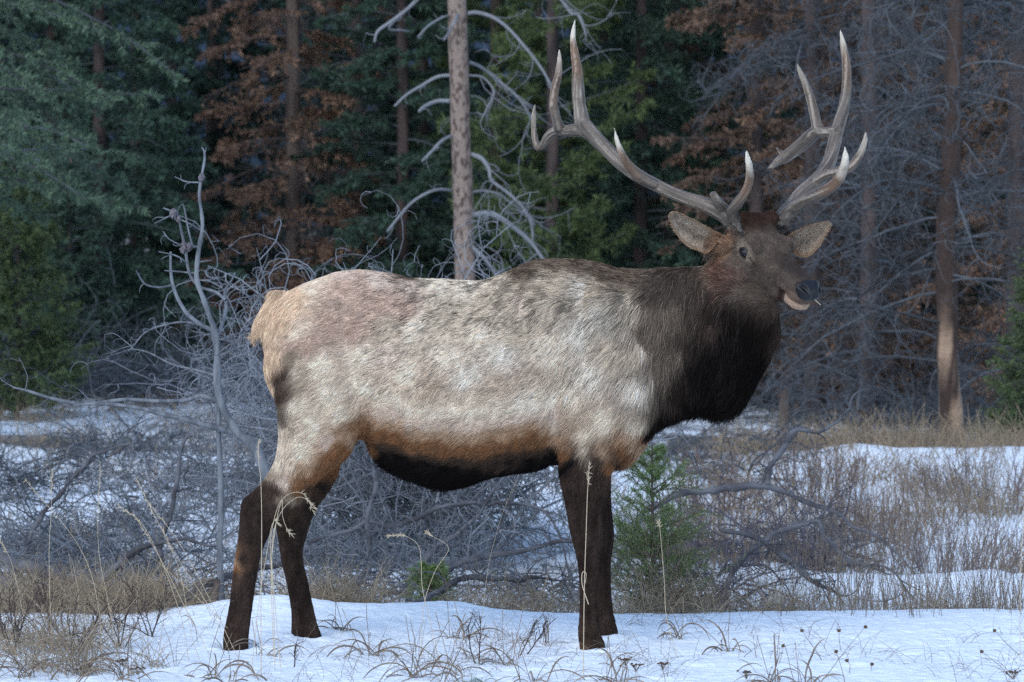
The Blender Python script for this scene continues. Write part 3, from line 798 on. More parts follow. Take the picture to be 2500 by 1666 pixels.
    Vb = V.copy(); Vb[inner] -= HF * .020
    body.data.vertices.foreach_set('co', Vb.astype(np.float32).ravel()); body.data.update()
    # ---- eyes
    eyem = mat('eye', (.010, .008, .010), rough=.18, spec=.35)
    lidm = mat('eyelid', (.016, .012, .010), rough=.5)
    for sg in (-1, 1):
        o_ = H(-.030, sg * .25, -.006)
        hit = bvh.ray_cast(Vector(o_), Vector(-HL * sg))
        if hit[0] is None: continue
        c0 = np.array(hit[0]); nn = norm(np.array(hit[1]) + HF * .35)
        v, f = ellipsoid(c0 - nn * .0140, (.0240, .0240, .0240), None, 24, 16)
        link('eye', mesh_np('eye', v, f, eyem, smooth=True), elk)
        tx = norm(HF - nn * HF.dot(nn)); ty = np.cross(nn, tx)
        t = np.linspace(0, 2 * np.pi, 33)[:-1]
        up = np.sin(t)
        rim = c0 + nn * .0045 + np.outer(np.cos(t) * .0250 * (1 + .25 * (np.cos(t) > 0) * np.cos(t) ** 6), tx) + np.outer(up * np.where(up > 0, .0195, .0185), ty if ty[2] > 0 else -ty)
        rim = rim - nn * (np.abs(np.cos(t)) ** 2)[:, None] * .006
        rl = np.vstack([rim, rim[:2]])
        vv, qq = tubes(rl[None], np.full((1, len(rl)), .0034), 8)
        link('eyelid', mesh_np('eyelid', vv, qq, lidm, smooth=True), elk)
    # grass stem held in the mouth
    pts = P(np.array([1975, 1990, 2004]), np.array([727, 733, 745]), np.array([-.36, -.38, -.40]))
    vv, qq = tubes(pts[None], np.full((1, 3), .0011), 5)
    tag(link('straw', mesh_np('straw', vv, qq, mat('straw', (.55, .48, .36)))), 'short pale grass stem sticking out of the elk mouth', 'grass stem')
    # ---- hooves, mostly sunk in the snow
    hoofm = mat('hoof', (.018, .016, .016), rough=.4, bump=.001, bscale=80)
    for hx, hy, hz in ((582, -.155, 1570), (752, .19, 1553), (1448, -.17, 1584), (1490, .21, 1546)):
        G = Geo(); c0 = P(hx, hz, hy)
        g0 = float(gz(c0[0], c0[1]))
        for t_ in (-1, 1):
            rows = []
            for k_, (dz, wx, ox) in enumerate(((.030, .030, -.004), (.012, .040, .002), (-.012, .048, .010), (-.035, .052, .014))):
                rows.append((c0[0] + ox, c0[1] + t_ * .019, g0 + dz, wx, .018))
            rr = np.array(rows)
            G.add(*ring_loft(rr[:, :3], rr[:, 3], rr[:, 4], n=20, plane='h'))
        G.add(*ellipsoid((c0[0] - .040, c0[1], g0 + .012), (.016, .028, .014)))
        link('hoof', G.mesh('hoof', hoofm), elk)
    return bvh
ELK_BVH = build_elk()
# ------------------------------------------------------------------ trees
bark = mat('bark', (.06, .045, .038), color2=(.13, .10, .085), nscale=6, stretch=(1, 1, .25), bump=.02, bscale=12, rough=.9)
bark_grey = mat('bark_grey', (.20, .155, .130), color2=(.075, .052, .044), nscale=20, stretch=(1.6, 1.6, .8), noise=.3, bump=.03, bscale=14, rough=.9, thr=(.50, .60))
bark_peel = mat('bark_peel', (.11, .075, .06), color2=(.48, .33, .24), nscale=2.4, stretch=(2, 2, .9), noise=.3, bump=.03, bscale=14, rough=.9, thr=(.55, .58))
bark_dark = mat('bark_dark', (.035, .028, .028), color2=(.08, .06, .055), nscale=6, stretch=(1, 1, .3), bump=.02, bscale=12, rough=.9)
twig_m = mat('dead_twig', (.120, .133, .150), noise=.3, nscale=8, rough=.9, island=.6)
twig_far = mat('dead_twig_far', (.070, .078, .088), noise=.3, nscale=3, rough=.9, island=.6)
twig_brown = mat('brown_twig', (.085, .065, .06), noise=.2, nscale=3, rough=.9, island=.4)
ND = {'dark': mat('needles_dark', (.011, .028, .018), rough=.7, island=.55, noise=.32, nscale=.9, trans=.15),
      'mid': mat('needles_mid', (.042, .080, .054), rough=.7, island=.5, noise=.30, nscale=.9, trans=.15),
      'light': mat('needles_light', (.080, .128, .080), rough=.7, island=.45, noise=.28, nscale=.9, trans=.15),
      'yellow': mat('needles_yellow', (.085, .120, .045), rough=.7, island=.45, noise=.30, nscale=.9, trans=.15),
      'rust': mat('needles_rust', (.21, .13, .088), rough=.8, island=.5, noise=.35, nscale=1.2, trans=.15),
      'brown': mat('needles_brown', (.15, .098, .070), rough=.8, island=.5, noise=.35, nscale=1.2, trans=.15)}

def trunk_geo(pts, r, n=30, m=14, seed=0):
    """pts rows x,y,z,r relative"""
    k = smooth_path(pts, n)
    PL = k[:, :3]; rad = k[:, 3].copy()
    V, q = tubes(PL[None], rad[None], m)
    V = V + norm(V - np.repeat(PL, m, 0)) * (fbm(V + seed, 9, 3) * np.repeat(rad, m) * .22)[:, None]
    return V, q

def attach(PL, per, rng, lo=.15, hi=1.0):
    """points and directions along polylines"""
    N, K, _ = PL.shape
    n = N * per
    i = np.repeat(np.arange(N), per); t = lo + (hi - lo) * (np.tile(np.arange(per), N) + rng.rand(n)) / per
    f = t * (K - 1); k = np.minimum(f.astype(int), K - 2); w = (f - k)[:, None]
    p = PL[i, k] * (1 - w) + PL[i, k + 1] * w
    d = norm(PL[i, k + 1] - PL[i, k])
    return p, d, t, i

def needles(PL, per, ln, wd, rng, spread=.9, cross=True):
    p, d, t, i = attach(PL, per, rng, .05, 1.0)
    n = len(p)
    pr = norm(np.cross(d, norm(rng.normal(size=(n, 3)))))
    dir_ = norm(d * .55 + pr * spread)
    w = norm(np.cross(dir_, rng.normal(size=(n, 3))))
    L = ln * rng.uniform(.6, 1.2, n)[:, None]
    V = np.stack([p - w * wd / 2, p + w * wd / 2, p + dir_ * L * .6 + w * wd * .45, p + dir_ * L], 1).reshape(-1, 3)
    F = np.arange(n * 4).reshape(-1, 4)
    return V, F

def conifer_geo(seed, Ht=9.0, Rm=1.7, z0=.4, nb=130, ntw=24, nper=26, ln=.07, wd=.020, up=.1, trunk_r=.085, lowbare=0.0, droop=-.6):
    rng = np.random.RandomState(seed)
    T = Geo(); C = Geo(); B = Geo()
    T.add(*trunk_geo([(0, 0, -.2, trunk_r * 1.25), (0, 0, .3, trunk_r), (.03, 0, Ht * .4, trunk_r * .8), (0, .03, Ht * .75, trunk_r * .45), (0, 0, Ht, .012)], 0, seed=seed))
    z = z0 + (Ht - z0) * (np.arange(nb) / nb) ** 1.5; az = np.arange(nb) * 2.399 + rng.normal(size=nb) * .4
    R = Rm * (1 - z / Ht) ** .75 * rng.uniform(.65, 1.15, nb)
    if lowbare: R *= sstep(lowbare - .6, lowbare + .4, z) * .85 + .15
    D = np.stack([np.cos(az), np.sin(az), np.full(nb, up) + rng.normal(size=nb) * .12], 1)
    br = grow(np.stack([np.zeros(nb), np.zeros(nb), z], 1), D, R, 8, rng, .05, droop)
    rr = (.008 + .010 * R / Rm)[:, None] * np.linspace(1, .25, 8)[None]
    B.add(*tubes(br, rr, 4))
    p, d, t, i = attach(br, ntw, rng, .12, 1)
    n = len(p); s = np.where(rng.rand(n) < .5, -1, 1)[:, None]
    lat = norm(np.cross(d, [0, 0, 1.0])) * s
    td = norm(d * .8 + lat * .8 + rng.normal(size=(n, 3)) * .25 + [0, 0, -.1])
    tl = (.12 + .42 * (1 - t) ** .7) * (.5 + .5 * R[i] / Rm) * rng.uniform(.6, 1.2, n)
    tw = grow(p, td, tl, 5, rng, .12, -.25)
    return T, B, C, br, tw, rng, nper, ln, wd

def finish_conifer(parts, keep=1.0):
    T, B, C, br, tw, rng, nper, ln, wd = parts
    if keep < 1: # clumpy loss of needles
        q = tw[:, 2]; k = fbm(q, 1.6, 2) > (.5 - keep); live = tw[k]
    else: live = tw
    B.add(*tubes(tw, np.full(tw.shape[:2], .0028), 3))
    C.add(*needles(live, nper, ln, wd, rng)); C.add(*needles(br, nper, ln, wd, rng))
    return T, B, C

PROTO = {}
def proto(name, **kw):
    keep = kw.pop('keep', 1.0)
    T, B, C = finish_conifer(conifer_geo(**kw), keep)
    PROTO[name] = (T.mesh('trunk', bark), B.mesh('branches', twig_far), C.mesh('crown', ND['mid'], smooth=False))
proto('fir_a', seed=1)
proto('fir_b', seed=2, Rm=1.5, up=.2)
proto('fir_bough', seed=3, z0=2.1, Rm=2.9, nb=120, ntw=32, nper=30, ln=.05, wd=.013, up=.0, droop=-.45)
proto('pine', seed=4, Rm=1.4, nb=75, ntw=20, nper=44, ln=.085, wd=.013, up=.25, lowbare=1.3, droop=.2, trunk_r=.075)
proto('dead_a', seed=5, Rm=1.6, nb=110, ntw=26, nper=28, ln=.06, wd=.018, keep=.56, up=.05)
proto('dead_b', seed=6, Rm=1.5, nb=110, ntw=26, nper=28, ln=.06, wd=.018, keep=.55, up=.0, trunk_r=.085)
proto('young', seed=7, Ht=2.5, Rm=.75, z0=.1, nb=80, ntw=16, nper=26, ln=.045, wd=.013, up=.4, trunk_r=.025, droop=.1)

def bare_geo(seed, Ht=7.5, Rm=1.9, nb=75, n2=11, n3=5, trunk=None, tr=.085, z0=.5, curl=2.2, r3=.0032, droop=-1.1):
    rng = np.random.RandomState(seed)
    T = Geo(); B = Geo()
    pts = trunk or [(0, 0, -.2, tr * 1.4), (0, 0, .15, tr * 1.05), (.02, 0, Ht * .4, tr * .85), (0, .02, Ht * .8, tr * .5), (0, 0, Ht, .02)]
    T.add(*trunk_geo(pts, 0, n=40, seed=seed))
    tp = smooth_path(pts, 60)
    z = rng.uniform(z0, Ht, nb); az = rng.uniform(0, 6.283, nb)
    base = np.stack([np.interp(z, tp[:, 2], tp[:, 0]), np.interp(z, tp[:, 2], tp[:, 1]), z], 1)
    R = Rm * (1 - .75 * z / Ht) * rng.uniform(.5, 1.15, nb)
    D = np.stack([np.cos(az), np.sin(az), rng.uniform(-.1, .7, nb)], 1)
    b1 = grow(base, D, R, 9, rng, .10, droop)
    B.add(*tubes(b1, (.006 + .009 * R / Rm)[:, None] * np.linspace(1, .3, 9)[None], 5))
    p, d, t, i = attach(b1, n2, rng, .2, 1)
    n = len(p)
    b2 = grow(p, d * .7 + rng.normal(size=(n, 3)) * .7, (.25 + .45 * (1 - t)) * rng.uniform(.5, 1.2, n), 8, rng, .12, -.5, curl)
    B.add(*tubes(b2, np.linspace(.005, .0028, 8)[None] * np.ones((n, 1)), 3))
    p, d, t, i = attach(b2, n3, rng, .15, 1)
    n = len(p)
    b3 = grow(p, d * .7 + rng.normal(size=(n, 3)) * .8, rng.uniform(.08, .28, n), 6, rng, .15, -.3, curl * 1.4)
    B.add(*tubes(b3, np.linspace(r3, r3 * .55, 6)[None] * np.ones((n, 1)), 3))
    return T, B
for nm, kw in (('bare_a', dict(seed=11)), ('bare_b', dict(seed=12, Rm=2.2, curl=3.0)), ('bare_c', dict(seed=13, Rm=1.6, nb=60))):
    T, B = bare_geo(**kw)
    PROTO[nm] = (T.mesh('trunk', bark), B.mesh('branches', twig_far))

def place_tree(name, kind, px, Y, label, cat='tree', group=None, sc=1.0, rot=0.0, needle=None, barkm=None, hs=1.0, twigm=None, tilt=(0, 0)):
    x = toX(px, Y)
    o = empty(name, (x, Y, float(gz(x, Y)) - .03), rot, label=label, cat=cat, group=group)
    o.rotation_euler = (tilt[0], tilt[1], rot)
    o.scale = (sc, sc, sc * hs)
    for nm, me in zip(('trunk', 'branches', 'crown'), PROTO[kind]):
        c = link(nm, me, o)
        m = {'trunk': barkm, 'branches': twigm, 'crown': ND.get(needle)}[nm]
        if m is not None:
            c.material_slots[0].link = 'OBJECT'; c.material_slots[0].material = m
    return o

TREES = [  # name, proto, px, depth, label, options
    ('fir_tree', 'fir_bough', -190, 15.0, 'fir at the upper left whose broad pale green boughs hang into the view', dict(needle='light', sc=1.05, rot=1.2)),
    ('fir_tree', 'fir_a', -420, 24.0, 'dark fir left of the hanging pale boughs, outermost on that side', dict(needle='dark', barkm='dark', rot=1.9)),
    ('fir_tree', 'fir_b', -260, 30.0, 'dark fir behind the trunk that carries the pale boughs', dict(needle='mid', barkm='dark', rot=.9, sc=1.1)),
    ('fir_tree', 'fir_b', -40, 33.0, 'deep green fir in the upper left corner behind the pale boughs', dict(needle='dark', barkm='dark', rot=3.9, sc=1.1)),
    ('young_fir', 'young', 40, 19.0, 'young yellow green fir at the left edge above the snowy brush', dict(needle='yellow', sc=1.05, rot=.3)),
    ('young_fir', 'young', 175, 23.0, 'young dark green fir just right of the yellow green one at the left edge', dict(needle='mid', sc=1.0, rot=2.3)),
    ('fir_tree', 'fir_a', 130, 27.0, 'dark fir behind the two young firs at the left edge', dict(needle='dark', barkm='dark', rot=2.0)),
    ('fir_tree', 'fir_b', 330, 30.0, 'deep green fir between the hanging pale boughs and the rusty pine', dict(needle='mid', barkm='dark', rot=.5)),
    ('fir_tree', 'fir_a', 520, 33.0, 'dark fir half hidden by the rusty pine behind the dead sapling', dict(needle='dark', barkm='dark', rot=4.0)),
    ('dead_pine', 'dead_a', 712, 26.5, 'standing pine with rusty dead needles on a straight grey trunk left of the pale snag', dict(needle='rust', rot=1.0, sc=1.12, twigm=1)),
    ('bare_tree', 'bare_a', 870, 30.0, 'leafless grey twiggy tree between the rusty pine and the pale snag', dict(rot=.4, barkm='dark')),
    ('fir_tree', 'fir_a', 250, 24.0, 'full green fir just behind the dead sapling on its left', dict(needle='mid', barkm='dark', rot=2.9, sc=.9)),
    ('fir_tree', 'fir_b', 980, 26.0, 'fir close behind the snag on its left side', dict(needle='mid', barkm='dark', rot=.9, sc=.95)),
    ('fir_tree', 'fir_a', 1560, 25.0, 'green fir with feathery boughs right above the near ear', dict(needle='mid', barkm='dark', rot=5.4, sc=.9)),
    ('fir_tree', 'fir_b', 860, 36.0, 'dark fir behind the leafless tree and left of the snag', dict(needle='mid', barkm='dark', rot=1.4, sc=1.15)),
    ('fir_tree', 'fir_a', 1030, 33.0, 'very dark fir right behind the pale snag trunk', dict(needle='dark', barkm='dark', rot=5.1, sc=1.1)),
    ('pine_tree', 'pine', 1345, 24.0, 'slim yellow green pine behind the near antler', dict(needle='yellow', rot=.9, barkm='dark')),
    ('pine_tree', 'pine', 1215, 29.0, 'olive green pine showing between the snag branches and the near antler tips', dict(needle='yellow', rot=3.9, sc=1.1)),
    ('fir_tree', 'fir_b', 1480, 29.0, 'blue green fir in the gap between the two antlers on the left', dict(needle='mid', barkm='dark', rot=3.0, sc=1.1)),
    ('fir_tree', 'fir_a', 1640, 27.5, 'tall dark green fir rising between the two antlers', dict(needle='mid', barkm='dark', rot=2.2, sc=1.05)),
    ('fir_tree', 'fir_b', 1560, 34.0, 'dark fir behind the tall one between the antlers', dict(needle='dark', barkm='dark', rot=.2, sc=1.15)),
    ('dead_pine', 'dead_b', 1850, 24.0, 'brown dead needled pine behind the far antler', dict(needle='brown', barkm='dark', rot=3.3, sc=1.05, twigm=1)),
    ('dead_pine', 'dead_a', 2010, 27.0, 'dead pine with orange needles low down behind the far ear', dict(needle='rust', barkm='dark', rot=5.0, twigm=1, sc=1.05)),
    ('dead_pine', 'dead_a', 1765, 29.0, 'orange brown dead pine left of the far antler fork', dict(needle='brown', barkm='dark', rot=2.2, twigm=1, sc=1.1)),
    ('dead_pine', 'dead_b', 2230, 23.5, 'rusty dead pine between the far antler and the peeling trunk', dict(needle='brown', barkm='dark', rot=1.7, twigm=1, sc=1.05)),
    ('dead_pine', 'dead_b', 2080, 21.0, 'dead pine with tan brown needles just right of the far antler tips', dict(needle='rust', barkm='dark', rot=4.2, twigm=1, sc=1.0)),
    ('bare_tree', 'bare_b', 1985, 20.0, 'leafless lilac grey tree arching above the elk nose', dict(rot=2.0, barkm='dark')),
    ('bare_tree', 'bare_c', 2118, 19.0, 'leafless tree with a thick dark lower trunk right of the elk muzzle', dict(rot=.7, barkm='dark', sc=1.0)),
    ('bare_tree', 'bare_b', 2480, 15.5, 'leafless grey tree at the right edge with drooping twigs', dict(rot=1.1, barkm='dark')),
    ('dead_pine', 'dead_a', 2520, 20.0, 'dead pine with red brown needles in the top right corner', dict(needle='rust', barkm='dark', rot=.6, twigm=1, sc=1.0)),
    ('fir_tree', 'fir_a', 2440, 27.0, 'dark green fir behind the leafless tree at the right edge', dict(needle='dark', barkm='dark', rot=1.9)),
    ('fir_tree', 'fir_b', 2230, 31.0, 'dark fir behind the peeling trunk on the right', dict(needle='dark', barkm='dark', rot=4.4, sc=1.1)),
    ('fir_tree', 'fir_a', 2090, 34.0, 'dark fir far behind the far antler tip', dict(needle='dark', barkm='dark', rot=3.1, sc=1.1)),
    ('young_fir', 'young', 2540, 12.0, 'yellowish young fir at the right edge beside the peeling trunk', dict(needle='yellow', rot=1.0, sc=.62)),
]
for nm, k, px, Y, lab, o in TREES:
    o = dict(o)
    o['barkm'] = {'grey': bark_grey, 'dark': bark_dark}.get(o.get('barkm'), bark)
    if o.get('twigm'): o['twigm'] = twig_brown
    place_tree(nm, k, px, Y, lab, cat={'young_fir': 'young fir', 'fir_tree': 'fir', 'dead_pine': 'dead pine', 'pine_tree': 'pine', 'bare_tree': 'bare tree'}[nm],
               group={'fir_tree': 'firs in the wood behind the elk', 'dead_pine': 'dead pines in the wood', 'bare_tree': 'leafless trees in the wood'}.get(nm), **o)

# deep wood behind: reads as one mass
def build_deep_wood():
    rng = np.random.RandomState(40)
    C = Geo()
    pr = finish_conifer(conifer_geo(seed=8, nb=80, ntw=12, nper=14, ln=.10, wd=.03))
    Vc = np.concatenate(pr[2].V); Fc = np.concatenate(sum(pr[2].F.values(), []))
    Vt = np.concatenate(pr[0].V); Ft = np.concatenate(sum(pr[0].F.values(), []))
    for k in range(36):
        px = -900 + k * 118 + rng.uniform(-40, 40); Y = rng.uniform(38, 52)
        if 1690 < px < 1830: px += 120
        x = toX(px, Y); a = rng.uniform(0, 6.28); s = rng.uniform(1.0, 1.4)
        Rm = np.array([[math.cos(a), -math.sin(a), 0], [math.sin(a), math.cos(a), 0], [0, 0, 1]]) * s
        off = np.array([x, Y, float(gz(x, Y))])
        C.add(Vc @ Rm.T + off, Fc, 0); C.add(Vt @ Rm.T + off, Ft, 1)
    tag(link('deep_wood', C.mesh('deep_wood', [ND['dark'], bark_dark], smooth=False)), 'dark evergreen wood closing the view behind the single trees', 'forest', kind='stuff')
build_deep_wood()

# ---- the pale snag with arching bare branches
def px_branch(rows, Y, n=None, jit=.12, rng=None):
    """rows px, py, radius_px -> polyline points + radii (world); wanders a little in depth"""
    r = smooth_path(rows, n or 5 * len(rows))
    t = np.linspace(0, 1, len(r))
    dy = 0 if rng is None else jit * np.cumsum(rng.normal(size=3))[:, None].T @ np.stack([np.sin(t * 2), t * t, np.sin(t * 5) * .4])
    y = Y + (dy.ravel() if rng is not None else 0) * 1.0
    return P(r[:, 0], r[:, 1], y), np.maximum(r[:, 2], .5) * (14 + Y) / FPX

def ragged(G, lines, rng, n2, n3, l2=(.15, .4), l3=(.05, .15), r2=.003, r3=.0018, curl=2.5, grav=-.3):
    """side twigs for a set of polylines of mixed length"""
    for PL, rad in lines:
        if n2 <= 0: continue
        p, d, t, i = attach(PL[None], n2, rng, .15, 1)
        b2 = grow(p, d * .6 + rng.normal(size=(n2, 3)) * .7, rng.uniform(*l2, n2), 8, rng, .12, grav, curl)
        G.add(*tubes(b2, np.linspace(r2, r2 * .5, 8)[None] * np.ones((n2, 1)), 4))
        if n3:
            p, d, t, i = attach(b2, n3, rng, .2, 1)
            b3 = grow(p, d * .6 + rng.normal(size=(len(p), 3)) * .8, rng.uniform(*l3, len(p)), 6, rng, .15, grav, curl)
            G.add(*tubes(b3, np.linspace(r3, r3 * .5, 6)[None] * np.ones((len(p), 1)), 3))

def build_snag():
    rng = np.random.RandomState(21); Y = 14.0
    x0 = toX(1146, Y)
    root = empty('snag', (x0, Y, float(gz(x0, Y))), label='tall dead snag with pale blotched trunk and arching bare branches behind the elk back', cat='dead tree')
    off = -np.array(root.location)
    pts = [(1148, 1140, 31), (1146, 1095, 27), (1140, 850, 25.5), (1134, 600, 25), (1124, 300, 24), (1116, 0, 23), (1108, -400, 19), (1100, -1000, 11), (1098, -1400, 3)]
    k = smooth_path(pts, 80); PL = P(k[:, 0], k[:, 1], Y); rad = k[:, 2] * (14 + Y) / FPX
    V, q = tubes(PL[None], rad[None], 20); V = V + norm(V - np.repeat(PL, 20, 0)) * (fbm(V, 10, 3) * .008)[:, None]
    link('trunk', mesh_np('trunk', V + off, q, bark_grey, smooth=True), root)
    BR = [[(1141, 33, 6), (1164, 31, 6), (1202, 42, 5.5), (1240, 69, 5), (1278, 111, 4.5), (1309, 149, 4), (1336, 191, 3.5), (1349, 222, 2.5), (1352, 260, 1.5)],
          [(1120, 30, 5), (1102, 69, 4), (1083, 99, 3)], [(1100, 184, 5), (1068, 188, 5), (1030, 209, 4.5), (991, 233, 4), (963, 260, 3)],
          [(1100, 247, 6), (1068, 247, 6), (1037, 260, 6), (1022, 274, 4)], [(1143, 151, 5), (1175, 165, 5), (1213, 195, 4.5), (1252, 226, 4), (1278, 256, 3.5), (1297, 291, 2.5)],
          [(1150, 377, 7), (1175, 387, 7.5), (1194, 413, 6), (1200, 440, 5), (1240, 471, 5), (1278, 509, 4.5), (1297, 547, 4), (1301, 589, 3)],
          [(1154, 526, 8), (1190, 520, 8.5), (1221, 532, 8), (1259, 559, 7), (1297, 593, 6), (1330, 640, 4)], [(1104, 465, 4.5), (1068, 463, 4.5), (1030, 478, 4), (999, 501, 4), (972, 532, 4), (945, 566, 3)],
          [(1108, 329, 4.5), (1079, 344, 4.5), (1053, 371, 4), (1030, 394, 3)], [(1112, -130, 7), (1060, -50, 6), (1018, 0, 5.5), (984, 31, 5), (949, 57, 5), (922, 77, 4.5), (914, 103, 3)],
          [(1016, 4, 4), (965, 50, 3.5), (950, 71, 3), (975, 74, 2.5), (999, 76, 2)], [(1100, 38, 3), (1083, 42, 3), (1049, 61, 3), (1020, 90, 2)],
          [(1143, 184, 3.5), (1180, 190, 3), (1206, 225, 3), (1190, 262, 2.5), (1172, 300, 2)], [(1152, 470, 4), (1180, 466, 3.5), (1220, 475, 3), (1250, 500, 2)],
          [(1135, -60, 6), (1200, -90, 6), (1290, -70, 5), (1363, -8, 4.5), (1393, 31, 4.5), (1412, 38, 4), (1428, 77, 3), (1432, 100, 2)],
          [(1150, 600, 6), (1190, 640, 5), (1240, 720, 4)], [(1110, 700, 6), (1060, 720, 5), (990, 800, 4)]]
    G = Geo(); lines = [px_branch(b, Y, rng=rng) for b in BR]
    for PL, rad in lines: G.add(*tubes(PL[None], rad[None] * .85, 6))
    right = [l for l, b in zip(lines, BR) if b[-1][0] > 1140]; left = [l for l, b in zip(lines, BR) if b[-1][0] <= 1140]
    ragged(G, right, rng, 7, 3, (.2, .7), (.08, .3), .0042, .0026, 2.8, -.7)
    ragged(G, left, rng, 2, 1, (.08, .2), (.05, .1), .004, .003)
    me = G.mesh('branches', mat('snag_branch', (.17, .18, .195), noise=.2, nscale=10, rough=.9))
    for v in [me]:
        a = np.empty(len(v.vertices) * 3, np.float32); v.vertices.foreach_get('co', a); a = a.reshape(-1, 3) + off
        v.vertices.foreach_set('co', a.astype(np.float32).ravel())
    link('branches', me, root)
build_snag()

# ---- peeling trunk on the right with roots
def build_peeling():
    Y = 13.0; x0 = toX(2332, Y); z0 = float(gz(x0, Y))
    k = 27 / FPX
    def R(px, py, r): return ((px - 2332) * k, 0, (1118 - py) * k, r * k)
    tr = [R(2334, 1150, 40), R(2334, 1118, 33), R(2332, 1085, 29), R(2316, 900, 27), R(2309, 600, 25), R(2315, 450, 24), R(2326, 200, 22), R(2330, -50, 19), (0, 0, 6.5, .02)]
    T, B = bare_geo(seed=14, Ht=6.5, Rm=2.1, nb=70, n2=12, n3=6, trunk=tr, z0=1.05, curl=2.6)
    rng = np.random.RandomState(4)
    for a in range(7):
        an = a * .9 + .2
        T.add(*tubes(np.array([[(0, 0, .14), (math.cos(an) * .10, math.sin(an) * .10, .07), (math.cos(an) * .24, math.sin(an) * .24, -.02)]]), np.array([[.05, .035, .012]]), 8))
    root = empty('bare_tree', (x0, Y, z0), label='leafless tree whose brown bark peels off in pale patches on the right', cat='bare tree', group='leafless trees in the wood')
    V = np.concatenate(T.V); q = fbm(V * [2.0, 2.0, 1.0] + 2, 6, 2); k = sstep(-.02, .05, q) * sstep(1.25, .95, V[:, 2] + .3 * q)
    k = np.maximum(k, sstep(.42, .46, q) * .7)[:, None]; f = (fbm(V * [1, 1, .3], 30, 2) * .35 + 1)[:, None]
    T.C = [(np.array([.048, .032, .027]) * (1 - k) + np.array([.36, .25, .175]) * k) * f]
    link('trunk', T.mesh('trunk', mat('peeling_bark', attr='col', rough=.9, bump=.03, bscale=14)), root); link('branches', B.mesh('branches', twig_far), root)
build_peeling()

